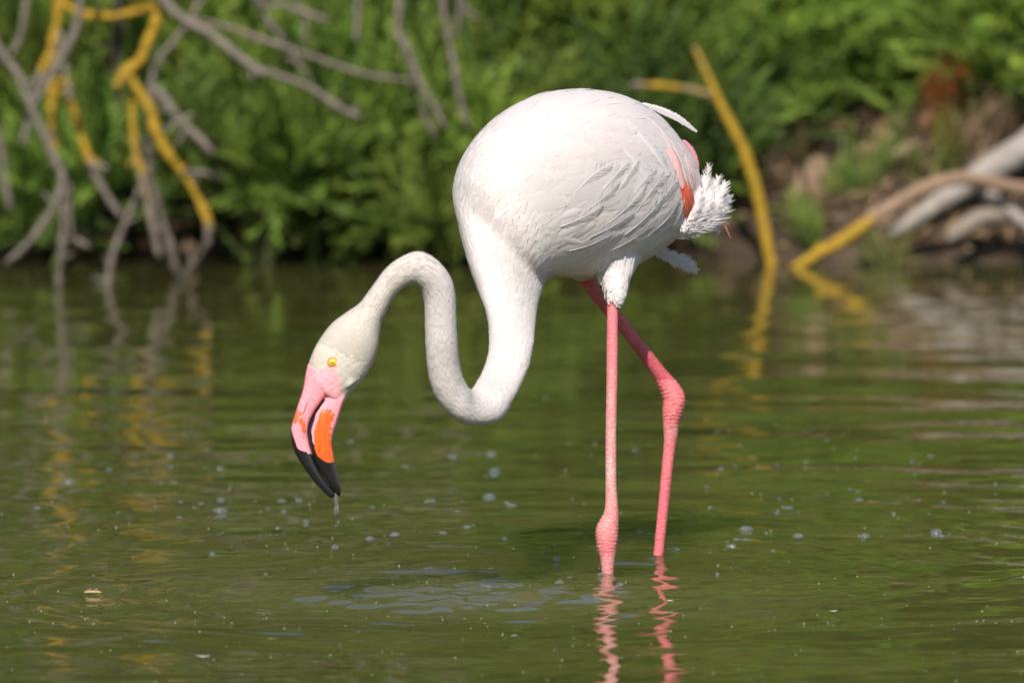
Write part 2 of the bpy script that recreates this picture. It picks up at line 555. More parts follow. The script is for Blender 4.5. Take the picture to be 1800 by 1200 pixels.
def gz1(x, y): return float(ground_z(np.array(x), np.array(y)))

# ================================================================== FLAMINGO
BY = 0.085                                   # depth of the bird's mid plane
HY = -0.420                                   # depth of neck and head
flam = thing('flamingo', 'white flamingo with pink legs bending its long neck towards the water', 'flamingo',
             (LEG_N[0], LEG_N[1], 0.0))
WHITE = np.array([.655, .602, .590])
# outline pairs: A = back / outer edge, B = belly / inner edge
TORSO = [
    (1246, 352, 1236, 372, 0.1664, .016),
    (1232, 318, 1214, 400, 0.1581, .045),
    (1211, 268, 1182, 424, 0.1459, .072),
    (1158, 204, 1122, 464, 0.1199, .098),
    (1092, 168, 1062, 486, 0.0909, .112),
    (1012, 158, 1016, 489, 0.0619, .118),
    (932, 172, 988, 487, 0.0371, .118),
    (862, 214, 974, 486, 0.0178, .114),
    (814, 274, 965, 489, 0.0047, .104),
    (796, 336, 958, 497, -0.0011, .092),
    (807, 400, 952, 511, -0.0357, .078),
    (821, 455, 947, 529, -0.0704, .064),
    (838, 505, 943, 549, -0.1050, .050),
    (855, 550, 940, 577, -0.1475, .039),
    (861, 595, 937, 604, -0.1900, .030),
    (857, 630, 930, 640, -0.2233, .0265),
    (848, 655, 917, 672, -0.2567, .025),
    (839, 671, 903, 699, -0.2900, .0245),
    (833, 681, 885, 731, -0.3100, .0238),
    (829, 685, 856, 745, -0.3300, .0232),
    (825, 684, 818, 745, -0.3500, .0225),
    (820, 678, 785, 723, -0.3588, .0215),
    (812, 662, 763, 690, -0.3675, .0203),
    (806, 635, 753, 650, -0.3762, .0190),
    (803, 600, 749, 604, -0.3850, .0183),
    (801, 560, 748, 562, -0.3900, .0178),
    (799, 518, 747, 532, -0.3950, .0174),
    (791, 487, 743, 513, -0.4000, .0170),
    (768, 458, 737, 503, -0.4050, .0166),
    (739, 443, 726, 498, -0.4080, .0164),
    (710, 450, 709, 505, -0.4110, .0162),
    (681, 470, 693, 520, -0.4140, .0162),
    (659, 498, 681, 541, -0.4170, .0165),
    (634, 531, 671, 564, -0.4200, .0185),
    (609, 549, 667, 588, -0.4200, .0225),
    (584, 568, 664, 611, -0.4200, .0255),
    (565, 592, 657, 634, -0.4200, .0262),
    (551, 616, 646, 655, -0.4200, .0252),
    (543, 637, 632, 674, -0.4200, .0232),
    (539, 655, 615, 692, -0.4200, .0205),
    (541, 668, 608, 704, -0.4200, .0180),
    (553, 680, 602, 714, -0.4200, .0135),
]
NV = 56
PER = 8
S = loft(TORSO, PER, NV, 2.15)

# legs: (px, py, Y, radius px)
def legpts(rows, Yk=None):
    pts = np.array([P(a, b, Y) for a, b, Y, r in rows]); rad = np.array([r / ppm(Y) for a, b, Y, r in rows])
    return pts, rad
NEAR = [(1082, 470, .03, 12), (1077, 535, .02, 10.4), (1076, 640, .012, 10.2), (1074, 760, .006, 10.2), (1074, 850, .002, 10.4),
        (1075, 888, 0, 12), (1074, 906, 0, 14.5), (1070, 921, 0, 18.5), (1067, 933, 0, 20.5), (1067, 947, 0, 20), (1067, 963, 0, 17.2), (1068, 981, 0, 13.8),
        (1068, 1003, 0, 11.2), (1069, 1020, 0, 10.5), (1070, 1080, 0, 10), (1071, 1200, 0, 10)]
FAR = [(1012, 462, .135, 16), (1045, 512, .145, 13), (1095, 572, .165, 12.2), (1140, 630, .185, 12.2), (1162, 660, .195, 13.8),
       (1177, 682, .20, 18), (1185, 700, .202, 20), (1183, 720, .203, 19), (1180, 742, .205, 15.5), (1179, 764, .206, 12.8), (1177, 784, .207, 11), (1172, 830, .208, 10.4),
       (1165, 900, .213, 9.8), (1157, 978, .218, 9.4), (1150, 1060, .222, 9.4), (1145, 1140, .225, 9.4)]
np_, nr_ = legpts(NEAR); fp_, fr_ = legpts(FAR)
pieces = [loft_mesh(S)]
tv, tf, _ = tube(np_, nr_, 20, 6, 0); pieces.append((tv, tf))
tv, tf, _ = tube(fp_, fr_, 20, 6, 0); pieces.append((tv, tf))
# feathered thigh
th_rows = [(1072, 415, .10, 62), (1078, 450, .072, 50), (1083, 476, .048, 34), (1084, 496, .034, 24.5), (1083, 514, .025, 20), (1080, 526, .021, 17), (1078, 534, .02, 13)]
tp, tr_ = legpts(th_rows); tv, tf, _ = tube(tp, tr_, 20, 5, 0); pieces.append((tv, tf))
th2 = [(1010, 425, .12, 44), (1018, 462, .13, 30), (1028, 482, .137, 20), (1034, 492, .14, 15)]
tp, tr_ = legpts(th2); tv, tf, _ = tube(tp, tr_, 20, 5, 0); pieces.append((tv, tf))
def blob(px, py, Y, r, n=12, sq=(1, 1, 1)):
    c = P(px, py, Y); v = []
    for i in range(n + 1):
        for j in range(n * 2):
            a, b = math.pi * i / n, math.pi * j / n
            v.append(c + r * np.array([math.sin(a) * math.cos(b) * sq[0], math.sin(a) * math.sin(b) * sq[1], math.cos(a) * sq[2]]))
    return np.array(v), [tuple(q) for q in grid_faces(n + 1, 2 * n)]
for sg in (-1, 1):                            # cheek bulges and brow
    pieces.append(blob(611, 668, HY + sg * .0135, .0088, sq=(1.05, .8, 1)))
    pieces.append(blob(578, 628, HY + sg * .0155, .0095, sq=(1.2, .7, 1)))
v, f = join(pieces)
tmp = bpy.data.objects.new('tmp', new_mesh('tmp', v, f))
col.objects.link(tmp)
md = tmp.modifiers.new('r', 'REMESH'); md.mode = 'VOXEL'; md.voxel_size = .0021; md.adaptivity = 0
ms = tmp.modifiers.new('s', 'SMOOTH'); ms.factor = .5; ms.iterations = 5
dg = bpy.context.evaluated_depsgraph_get()
ev = tmp.evaluated_get(dg).to_mesh()
nV = len(ev.vertices); bv = np.zeros(nV * 3, np.float32); ev.vertices.foreach_get('co', bv); bv = bv.reshape(-1, 3).astype(float)
nrm = np.zeros(nV * 3, np.float32); ev.vertices.foreach_get('normal', nrm); nrm = nrm.reshape(-1, 3)
bf = np.zeros(len(ev.polygons) * 4, np.int32); ev.loops.foreach_get('vertex_index', bf); bf = bf.reshape(-1, 4)
tmp.evaluated_get(dg).to_mesh_clear()
tmesh = tmp.data; bpy.data.objects.remove(tmp); bpy.data.meshes.remove(tmesh)
vx, vy = to_px(bv)
ed = np.concatenate([bf[:, [0, 1]], bf[:, [1, 2]], bf[:, [2, 3]], bf[:, [3, 0]]]); ed = np.concatenate([ed, ed[:, ::-1]])
deg = np.bincount(ed[:, 0], minlength=nV).astype(float)
wS = np.clip((508 - vy) / 14, 0, 1) * np.clip((vy - 380) / 40, 0, 1) * np.clip((105 - np.abs(vx - 1078)) / 40, 0, 1) * np.clip((.13 - bv[:, 1]) / .02, 0, 1)
for _ in range(70):
    av = np.stack([np.bincount(ed[:, 0], bv[ed[:, 1], k], minlength=nV) for k in range(3)], 1) / deg[:, None]
    bv = bv + .6 * wS[:, None] * (av - bv)

def seg_dist(p, poly, rad):
    best = np.full(len(p), 9.0); br = np.zeros(len(p))
    for a, b, ra, rb in zip(poly[:-1], poly[1:], rad[:-1], rad[1:]):
        ab = b - a; t = np.clip(((p - a) @ ab) / (ab @ ab), 0, 1)
        d = np.linalg.norm(p - a - t[:, None] * ab, axis=1)
        m = d < best; best[m] = d[m]; br[m] = (ra + (rb - ra) * t)[m]
    return best, br
dn, rn = seg_dist(bv, catmull(np_, 3), catmull(nr_[:, None], 3)[:, 0])
df, rf = seg_dist(bv, catmull(fp_, 3), catmull(fr_[:, None], 3)[:, 0])
leg = ((dn < rn * 1.35) & (vy > 531)) | ((df < rf * 1.35) & (vy > 488) & (bv[:, 1] > .11))
PINK = np.array([.78, .150, .180])
hue = np.repeat(WHITE[None], nV, 0)
head = np.clip((760 - vx) / 160, 0, 1) * (vy < 720) * (vx < 760)
hue = hue * (1 - head[:, None]) + head[:, None] * np.array([.56, .50, .43])
crown = np.clip(1 - (vx - 538) / 40, 0, 1) * np.clip((vy - 600) / 50, 0, 1) * (vx < 590) * (vy < 665)
hue = hue * (1 - .6 * crown[:, None]) + .6 * crown[:, None] * np.array([.34, .28, .22])
# bare pink skin between eye and bill
lx = np.array([530, 545, 562, 574, 586, 595, 600]); ly = np.array([657, 656, 651, 645, 648, 657, 684])
lore = (vx < 600) & (vy > np.interp(vx, lx, ly)) & (vy < 720) & (vx > 500)
throat = (vy > 690) & (vx < 640) & (vx > 596)
hue[lore] = (.88, .40, .44)
er = np.hypot(vx - 585, vy - 637)
ring = np.clip(1 - np.abs(er - 8.5) / 4.5, 0, 1) * (vy < 700)
hue = hue * (1 - .7 * ring[:, None]) + .7 * ring[:, None] * np.array([.85, .47, .42])
hue[leg] = PINK
joint = np.exp(-(((vy - 940) / 36) ** 2)) * (vx < 1110) + np.exp(-(((vy - 715) / 40) ** 2)) * (vx > 1130)
hue[leg] = (PINK * (1 - .5 * joint[:, None]) + .5 * joint[:, None] * np.array([.82, .22, .21]))[leg]
farleg_shade = leg & (df < rf * 1.4) & (vy < 668)
hue[farleg_shade] = np.array([.62, .085, .115])  # upper far leg: the body's shade painted into the skin colour
grey = np.where(leg, .22, 0.0)
grey = np.where(leg & (vx < 1100), .22 + .95 * np.exp(-((vy - 800) / 105) ** 2) + .3 * (vy > 975), grey)
grey = np.where(leg & (vx > 1120), .10 + .5 * np.exp(-((vy - 762) / 16) ** 2), grey)
fm = leg[bf].mean(1) > .5
# wrinkled ankle joints
wr = leg * joint * .0009 * np.sin(vy * .95 + 1.5 * np.sin(vx * .15))
lump = (~leg) * .00025 * (np.sin(bv[:, 0] * 520 + 3 * np.sin(bv[:, 2] * 210)) * np.sin(bv[:, 2] * 480 + 2 * np.sin(bv[:, 1] * 300)))
lump *= np.clip((900 - vx) / 100, 0, 1) + .4
bv2 = bv + nrm * (wr + lump)[:, None]
body = part('body', bv2, bf, [M['down'], M['leg']], flam, colr=hue, attrs={'grey': grey}, fmat=fm.astype(int))
bvh = BVHTree.FromPolygons([Vector(p) for p in bv2], [tuple(q) for q in bf.tolist()])

def hit(px, py, lift=0.0, back=None):
    d = Vector(ray(px, py)).normalized()
    r = bvh.ray_cast(Vector((0, CAMY, CAMZ)), d)
    if r[0] is None: return None, None
    n = np.array(r[1]);
    if n @ np.array(d) > 0: n = -n
    return np.array(r[0]) + n * lift, n

# ---- plumage: conforming contour feathers over torso and neck -------------------
nu = S.shape[0]
Su = np.gradient(S, axis=0); Sv = (np.roll(S, -1, 1) - np.roll(S, 1, 1)) / 2
Nn = np.cross(Sv, Su); Nn /= np.linalg.norm(Nn, axis=2)[..., None] + 1e-12
if (Nn[40, NV // 4] @ np.array([0, -1.0, 0])) < 0: Nn = -Nn
lu = np.linalg.norm(Su, axis=2); lv = np.linalg.norm(Sv, axis=2)
def samp(A, u, v):
    u = np.clip(u, 0, nu - 1.001); i = u.astype(int); fu = u - i
    v = np.mod(v, NV); j = v.astype(int) % NV; fv = v - np.floor(v); j2 = (j + 1) % NV
    if A.ndim == 3: fu, fv = fu[..., None], fv[..., None]
    return (A[i, j] * (1-fu) * (1-fv) + A[i+1, j] * fu * (1-fv) + A[i, j2] * (1-fu) * fv + A[i+1, j2] * fu * fv)

seeds = []
ui = 9.0
station = lambda u: u / PER
def fsize(st):
    # feather length, width, spacing along, spacing across, lift
    Ls = np.interp(st, [0, 1, 3, 7, 9, 11, 13, 15, 20, 30, 33, 35, 38], [.03, .045, .060, .055, .036, .027, .021, .017, .0135, .0115, .009, .007, .006])
    return Ls
while ui < 36.5 * PER:
    st = ui / PER
    L = float(fsize(st))
    # average arc step in u on the outer side
    k = int(round(ui)); circ = lv[min(k, nu-1)].sum()
    nacross = max(8, int(circ / (L * .17)))
    v0 = RNG.random() * NV
    cum = np.concatenate([[0], np.cumsum(lv[min(k, nu-1)])])
    tgt = (np.arange(nacross) + RNG.random(nacross) * .85 + RNG.random()) / nacross % 1 * cum[-1]
    vv = np.interp(tgt, cum, np.arange(NV + 1))
    for a in vv: seeds.append((ui + RNG.normal(0, .30), a, L))
    mid = np.median(lu[min(k, nu-1)])
    ui += max(.35, L * .23 / max(np.max(lu[min(k, nu-1)]) * .75, 1e-5))
seeds = np.array(seeds)
u0, v0, L0 = seeds.T
n = len(seeds)
ang_v = v0 / NV * 2 * math.pi                   # 0 back, pi/2 near side, pi belly
st = u0 / PER
wing = (np.abs(np.sin(ang_v)) > .25) * (np.cos(ang_v) > -.25) * (st < 7.5) * (st > 1.2)
topz = np.clip(np.cos(ang_v) + .6, 0, 1) * (st < 8)
L0 = L0 * (1 + .55 * wing) * RNG.uniform(.8, 1.2, n)
Wd = L0 * np.where(wing > 0, .34, np.where(st > 15, .42, .24)) * RNG.uniform(.85, 1.15, n)
lift = np.where(wing > 0, .0009, .0015) * RNG.uniform(.6, 1.3, n) * np.clip(L0 / .03, .40, 1.15)
flank = (np.cos(ang_v) < -.05) * (st < 9) * (st > .5)
lift = lift * (1 - .3 * flank) * np.where((st > 6.5) & (st < 14), .5, 1) * np.where((st < 10) & (flank < .5), .8, 1) * np.where(st > 33, .45, 1)
rot = RNG.normal(0, 1, n) * np.where(flank > 0, .18, .12) + flank * .42
nl, nw = 6, 5
uu = np.zeros((n, nl)); vv_ = np.zeros((n, nl)); uu[:, 0] = u0; vv_[:, 0] = v0
sgn = np.sign(np.sin(ang_v))                     # towards the back on either side
for k in range(1, nl):
    a = samp(lu, uu[:, k-1], vv_[:, k-1]); b = samp(lv, uu[:, k-1], vv_[:, k-1])
    d = L0 / (nl - 1)
    uu[:, k] = uu[:, k-1] - np.clip(d * np.cos(rot) / np.maximum(a, 1e-5), 0, PER * .75)
    vv_[:, k] = vv_[:, k-1] - sgn * d * np.sin(rot) / np.maximum(b, 1e-5)
keep = uu[:, -1] > 1.5
s_ = np.linspace(0, 1, nl)
prof = np.array([.45, .85, 1.0, .98, .78, .30])
acr = np.linspace(-1, 1, nw)
FV = np.zeros((n, nl, nw, 3))
for k in range(nl):
    b = np.maximum(samp(lv, uu[:, k], vv_[:, k]), 1e-5)
    for q in range(nw):
        back = 0.22 * acr[q] ** 2 * (1 if k == nl - 1 else (.12 if k == nl - 2 else 0))     # rounded tip
        un = uu[:, k] + back * (uu[:, max(k-1, 0)] - uu[:, k])
        vn = vv_[:, k] + acr[q] * prof[k] * Wd * .5 / b
        sink = .0012 * np.clip(L0 / .03, .35, 1)
        h = -sink + (lift + sink * .9) * (s_[k] ** .8) + lift * .5 * (1 - acr[q] ** 2) * math.sin(math.pi * min(1, s_[k] * .9 + .1))
        h = h + np.where(wing > 0, .0009, 0)
        FV[:, k, q] = samp(S, un, vn) + samp(Nn, un, vn) * h[:, None]
FV = FV[keep]; n2 = len(FV)
wk = (wing[keep] > 0); stk = st[keep]; angk = ang_v[keep]
fc = np.repeat(WHITE[None], n2, 0) * RNG.uniform(.95, 1.04, (n2, 1))
tint = np.clip((np.cos(angk) + .25) / .6, 0, 1) * np.where(wk, .25 + .15 * np.sin(stk * 1.7) * np.sin(angk * 5 + 1), .08) + RNG.random(n2) * .07
fc = fc * (1 - tint[:, None]) + tint[:, None] * np.array([.63, .50, .51])
cr = np.clip((stk - 26) / 10, 0, 1)[:, None]
fc = fc * (1 - cr) + cr * np.array([.56, .505, .435])
cream = RNG.random(n2)[:, None] ** 3 * .5 * ((stk > 5) & ~wk)[:, None]
fc *= (1 + .17 * np.clip(-np.cos(angk) / .5, 0, 1) * (stk < 9))[:, None]  # flank and belly colour lifted to offset the shade there
fc = fc * (1 - cream) + cream * np.array([.62, .53, .45])
uvf = np.zeros((n2, nl, nw, 2)); uvf[..., 0] = s_[None, :, None] + RNG.random((n2, 1, 1)) * 20; uvf[..., 1] = (acr * .5)[None, None, :] + RNG.random((n2, 1, 1)) * 20
base = grid_faces(nl, nw, wrap=False)
ff = (base[None] + (np.arange(n2) * nl * nw)[:, None, None]).reshape(-1, 4)
# leave the bare face free of feathers
pm = part('contour_plumage', FV.reshape(-1, 3), ff, M['feather'], flam,
          uv=uvf.reshape(-1, 2), colr=np.repeat(fc, nl * nw, 0))
pm['kind'] = 'stuff'

# fine loose down that softens the outline
nw_ = 5200
wu = RNG.uniform(2 * PER, 34 * PER, nw_); wu = np.where(RNG.random(nw_) < .6, RNG.uniform(8 * PER, 33 * PER, nw_), wu); wv_ = RNG.random(nw_) * NV
wl = RNG.uniform(.005, .010, nw_) * np.where(wu < 12 * PER, 1.5, 1.0); wr_ = RNG.normal(0, .5, nw_); wh = RNG.uniform(.0008, .0030, nw_)
pts_w = []
for q, tq in enumerate((0, .5, 1.0)):
    a_ = np.maximum(samp(lu, wu, wv_), 2e-4); b_ = np.maximum(samp(lv, wu, wv_), 2e-4)
    un = wu - wl * tq * np.cos(wr_) / a_; vn = wv_ + wl * tq * np.sin(wr_) / b_
    c_ = samp(S, un, vn) + samp(Nn, un, vn) * (.0004 + wh * tq ** 1.5)[:, None]
    sd_ = samp(Sv, un, vn); sd_ = sd_ / (np.linalg.norm(sd_, axis=1)[:, None] + 1e-9) * (.00035 * (1 - .8 * tq))
    pts_w += [c_ - sd_, c_ + sd_]
wV = np.stack(pts_w, 1).reshape(-1, 3)
wF = (np.array([[0, 1, 3, 2], [2, 3, 5, 4]])[None] + (np.arange(nw_) * 6)[:, None, None]).reshape(-1, 4)
wc = np.repeat(np.where((wu > 28 * PER)[:, None], np.array([.56, .505, .435]), WHITE), 6, 0)
wm = part('down_wisps', wV, wF, M['feather'], flam, uv=np.zeros((len(wV), 2)), colr=wc); wm['kind'] = 'stuff'

# ---- single feathers built of shaft and barbs ------------------------------------------
def barb_feather(pts, nrmls, wid, n_barb=46, fray=.25, camber=.18, rng=RNG, open_=.10, shaft=.0006, bw=1.0):
    """pts along shaft (k,3), normals (k,3), half width profile (k,)"""
    sp = catmull(np.column_stack([pts, nrmls, np.asarray(wid)[:, None]]), 8)
    p, nn_, wd = sp[:, :3], sp[:, 3:6], sp[:, 6]
    nn_ = nn_ / np.linalg.norm(nn_, axis=1)[:, None]
    tan = np.gradient(p, axis=0); Ltot = np.linalg.norm(np.diff(p, axis=0), axis=1).sum()
    tan /= np.linalg.norm(tan, axis=1)[:, None]
    side = np.cross(nn_, tan); side /= np.linalg.norm(side, axis=1)[:, None]
    V, F, UV, C = [], [], [], []
    ts = np.linspace(0.02, 1.0, n_barb)
    idx = ts * (len(p) - 1)
    dl = Ltot / n_barb
    def at(A, x):
        i = min(int(x), len(A) - 2); f_ = x - i; return A[i] * (1 - f_) + A[i+1] * f_
    for sgn_ in (-1, 1):
        for t, x in zip(ts, idx):
            c, T, N_, Sd, w_ = at(p, x), at(tan, x), at(nn_, x), at(side, x), float(at(wd, x))
            w_ = max(w_, .0004) * (1 + rng.normal(0, fray * .35) - (fray if rng.random() < .12 else 0))
            lean = .75 + .75 * t + rng.normal(0, .06)
            dirn = Sd * sgn_ + T * lean
            o = len(V)
            hb = dl * (1.25 + open_ * rng.random()) * bw
            jit = rng.normal(0, .00012)
            for q, (fr, ww) in enumerate(((0, 1.0), (.45, .95), (.8, .75), (1.0, .12))):
                ctr = c + dirn * w_ * fr + T * w_ * .25 * fr * fr + N_ * (-camber * w_ * fr * fr + jit)
                V.append(ctr - T * hb * ww * .6); V.append(ctr + T * hb * ww * .6)
                UV += [(t * 4 + fr * .2, fr), (t * 4 + fr * .2 + .05, fr)]
                C += [fr, fr]
            for q in range(3):
                a = o + 2 * q; F.append((a, a+1, a+3, a+2) if sgn_ > 0 else (a+1, a, a+2, a+3))
    tv, tf, _ = tube(p[::3], np.linspace(shaft, shaft * .25, len(p[::3])), 5, 1, 0)
    o = len(V); V += list(tv); F += [tuple(i + o for i in q) for q in tf]; UV += [(0, 0)] * len(tv); C += [0] * len(tv)
    return np.array(V), F, np.array(UV), np.array(C)

def px_feather(name, line, wpx, colr, Y=None, lift=.003, tiplift=.0, tipcol=None, n_barb=46, fray=.25, open_=.1, camber=.18, label=None, parent=None, bw=1.0):
    """line: pixel polyline of the shaft; on the body the depth is that of the surface, past it depth Y (start, end)"""
    pts, nn_ = [], []
    k = len(line)
    if Y is None and hit(*line[0])[0] is None: return None
    for i, (a, b) in enumerate(line):
        t = i / (k - 1)
        h = hit(a, b) if Y is None else (None, None)
        if h[0] is not None:
            pts.append(h[0] + h[1] * (lift * min(1, .35 + t) + tiplift * t * t)); nn_.append(h[1])
        else:
            yy = (Y[0] + (Y[1] - Y[0]) * t) if Y is not None else pts[-1][1] + .004
            pts.append(P(a, b, yy)); nn_.append(nn_[-1] * .6 + np.array([0, -1, .25]) * .4 if nn_ else np.array([0.0, -1, .25]))
    prof_ = np.sin(np.pi * np.clip(np.linspace(.12, .97, k), 0, 1)) ** .55
    wid = prof_ * wpx / 2 / 1480
    V, F, UV, C = barb_feather(np.array(pts), np.array(nn_), wid, n_barb, fray, camber, open_=open_, bw=bw)
    c0 = np.array(colr); c1 = np.array(tipcol if tipcol is not None else colr)
    tt = np.clip(C, 0, 1)[:, None]
    cc = c0 * (1 - tt) + c1 * tt
    ob = part(name, V, F, M['feather'], parent or flam, uv=UV + RNG.random(2) * 9, colr=cc)
    if label: ob['label'] = label
    return ob

FW = np.array([.655, .610, .615]); FP = np.array([.84, .52, .50]); LIL = np.array([.70, .64, .68]); RED = np.array([.80, .13, .055])
# folded wing rear: pink coverts, vivid red inner webs, pale long tertials
for ln, wpx, c, lb in [
    ([(1188, 290), (1200, 325), (1208, 356), (1212, 382)], 34, RED, 'vivid red-orange wing feather'),
    ([(1180, 270), (1196, 305), (1209, 340), (1217, 374)], 28, RED, 'vivid red-orange wing feather'),
    ([(1160, 232), (1176, 262), (1189, 292), (1197, 324)], 36, FP, 'salmon pink wing feather'),
    ([(1172, 240), (1187, 268), (1199, 300), (1206, 330)], 16, FP * .5 + FW * .5, 'pale pink wing feather'),
    ([(1185, 250), (1203, 275), (1214, 305), (1220, 335)], 16, FP * .75 + RED * .25, 'salmon pink wing feather')]:
    px_feather('wing_feather', ln, wpx, c, lift=.0034, fray=.1, n_barb=60, label=lb)
for ln, wpx in [
    ([(1178, 236), (1196, 262), (1208, 295), (1214, 328)], 15),
    ([(1085, 205), (1125, 235), (1155, 272), (1178, 312)], 24),
    ([(1120, 196), (1148, 216), (1168, 240), (1182, 268)], 15),
    ([(1060, 235), (1100, 262), (1132, 298), (1158, 335)], 26)]:
    px_feather('wing_feather', ln, wpx, FW * .97, tipcol=LIL, lift=.0026, fray=.08, n_barb=70)
# tips showing past the back outline
px_feather('wing_feather', [(1128, 182), (1160, 193), (1192, 208), (1223, 230)], 13, FW, tipcol=LIL, Y=(.115, .15), fray=.2, label='white feather tip standing off the back')
px_feather('wing_feather', [(1200, 246), (1213, 262), (1221, 280), (1226, 300)], 13, np.array([.75, .33, .40]), Y=(.22, .23), fray=.2, label='rose pink feather of the far wing')
# flank feathers with loose upturned tips
for ln, wpx in [
    ([(1012, 338), (1030, 318), (1050, 301), (1071, 290)], 26), ([(1043, 352), (1066, 325), (1087, 300), (1100, 287)], 24),
    ([(1072, 356), (1092, 325), (1107, 300), (1117, 284)], 22), ([(1098, 362), (1116, 335), (1133, 314), (1149, 297)], 25),
    ([(1118, 372), (1136, 345), (1153, 322), (1172, 306)], 26), ([(1146, 384), (1161, 355), (1176, 330), (1193, 311)], 34),
    ([(1060, 398), (1088, 376), (1112, 352), (1130, 330)], 26), ([(1020, 378), (1045, 358), (1066, 340), (1084, 322)], 26),
    ([(1098, 412), (1122, 392), (1145, 368), (1162, 345)], 28), ([(1135, 416), (1156, 398), (1176, 376), (1190, 350)], 26),
    ([(1168, 412), (1182, 396), (1193, 374), (1200, 350)], 20), ([(1030, 420), (1060, 405), (1086, 390), (1110, 374)], 24),
    ([(1072, 440), (1100, 425), (1124, 409), (1146, 394)], 24), ([(985, 398), (1010, 388), (1036, 374), (1056, 360)], 22),
    ([(1000, 440), (1028, 432), (1054, 420), (1078, 408)], 20)]:
    jj = RNG.normal(0, .02)
    px_feather('flank_feather', ln, wpx, FW * (1 + jj), tipcol=FW * .97 + LIL * .03, lift=.0026, tiplift=.0004, fray=.65, n_barb=54, open_=.0, camber=.12, bw=.75)
# tail: loose white plumes
for ln, wpx, Yp in [
    ([(1196, 405), (1222, 380), (1240, 340), (1245, 291)], 26, (.06, .045)), ([(1205, 398), (1232, 370), (1252, 342), (1262, 312)], 26, (.065, .06)),
    ([(1200, 402), (1232, 382), (1258, 356), (1275, 322)], 30, (.055, .05)), ([(1200, 408), (1235, 392), (1262, 372), (1281, 346)], 30, (.07, .07)),
    ([(1205, 392), (1226, 362), (1236, 334), (1240, 312)], 24, (.05, .04)), ([(1200, 412), (1232, 400), (1258, 388), (1276, 366)], 26, (.085, .09)),
    ([(1195, 415), (1222, 398), (1246, 378), (1262, 352)], 34, (.04, .03)), ([(1205, 412), (1232, 402), (1250, 398), (1264, 408)], 22, (.08, .08)),
    ([(1190, 420), (1216, 405), (1236, 392), (1250, 378)], 32, (.03, .02)), ([(1215, 372), (1234, 352), (1250, 346), (1270, 336)], 26, (.06, .06)),
    ([(1196, 408), (1212, 385), (1224, 360), (1232, 332)], 26, (.010, -.005)), ([(1200, 412), (1222, 392), (1238, 366), (1248, 336)], 28, (.022, .012)), ([(1180, 415), (1200, 402), (1216, 386), (1228, 368)], 26, (.022, .012))]:
    px_feather('tail_feather', ln, wpx, FW * .97, tipcol=FW * .95, Y=(Yp[0] + .075, Yp[1] + .105), fray=.75, n_barb=58, camber=.22, bw=.62)
px_feather('tail_feather', [(1255, 365), (1266, 382), (1275, 398), (1283, 416)], 3.5, np.array([.55, .22, .20]), Y=(.16, .17), n_barb=24, label='thin bare pinkish quill')
px_feather('wing_feather', [(1140, 436), (1172, 448), (1200, 460), (1224, 475)], 30, FW * .9, Y=(.22, .25), fray=.3, label='white feather tip below the tail')
# ragged tuft on the thigh
for k in range(64):
    a = RNG.uniform(-1, 1); y0 = 440 + 66 * RNG.random() ** .7
    hw = np.interp(y0, [440, 480, 506], [40, 26, 20])
    x0 = 1081 + a * hw
    y1 = min(y0 + RNG.uniform(26, 40), 539 - abs(a) * 8 + RNG.normal(0, 2))
    x1 = 1080 + a * np.interp(y1, [460, 500, 535], [30, 22, 14]) + RNG.normal(0, 2)
    px_feather('thigh_feather', [(x0, y0), ((x0 + x1) / 2, (y0 + y1) / 2), (x1, y1)], 11, FW * RNG.uniform(.95, 1.05), lift=.0012, tiplift=.0008, n_barb=16, fray=.5, camber=.1)

# ---- bill ------------------------------------------------------------------------------
UP = [(541, 640, 606, 668, HY, .0185), (537, 657, 599, 677, HY, .0180), (532, 686, 583, 686, HY, .0165), (522, 716, 566, 706, HY, .0150),
      (514, 742, 552, 727, HY, .0135), (511, 764, 543, 750, HY, .0122), (516, 790, 543, 773, HY, .0110), (532, 818, 554, 810, HY, .0095),
      (554, 848, 571, 842, HY, .0075), (576, 871, 586, 862, HY, .0050), (584, 875, 590, 870, HY, .0030), (587, 876, 590, 873, HY, .0010)]
LO = [(608, 678, 606, 705, HY, .0110), (600, 678, 603, 709, HY, .0138), (580, 686, 597, 730, HY, .0142), (564, 705, 591, 748, HY, .0138),
      (550, 726, 586, 763, HY, .0132), (541, 749, 584, 779, HY, .0122), (541, 772, 586, 796, HY, .0110), (546, 793, 589, 814, HY, .0097),
      (555, 814, 595, 838, HY, .0080), (571, 840, 599, 857, HY, .0062), (585, 861, 599, 868, HY, .0035), (593, 870, 597, 871, HY, .0010)]
def bill_part(name, st, ex, fn):
    Sb = loft(st, 6, 28, ex); v, f = loft_mesh(Sb)
    x, y = to_px(v)
    og, bk = fn(x, y)
    return part(name, v, f, M['bill'], flam, attrs={'orange': og, 'black': bk})
def up_fn(x, y):
    # orange zone along the ridge and the lower cutting edge
    og = .80 * np.exp(-((x - 518) / 13) ** 2 - ((y - 730) / 22) ** 2) + .72 * np.exp(-((x - 534) / 5) ** 2 - ((y - 755) / 30) ** 2)
    edge = np.interp(y, [740, 765, 790, 803, 880], [509, 515, 524, 560, 640])
    return np.clip(og, 0, 1), np.clip((edge - x) / 5 + .5, 0, 1)
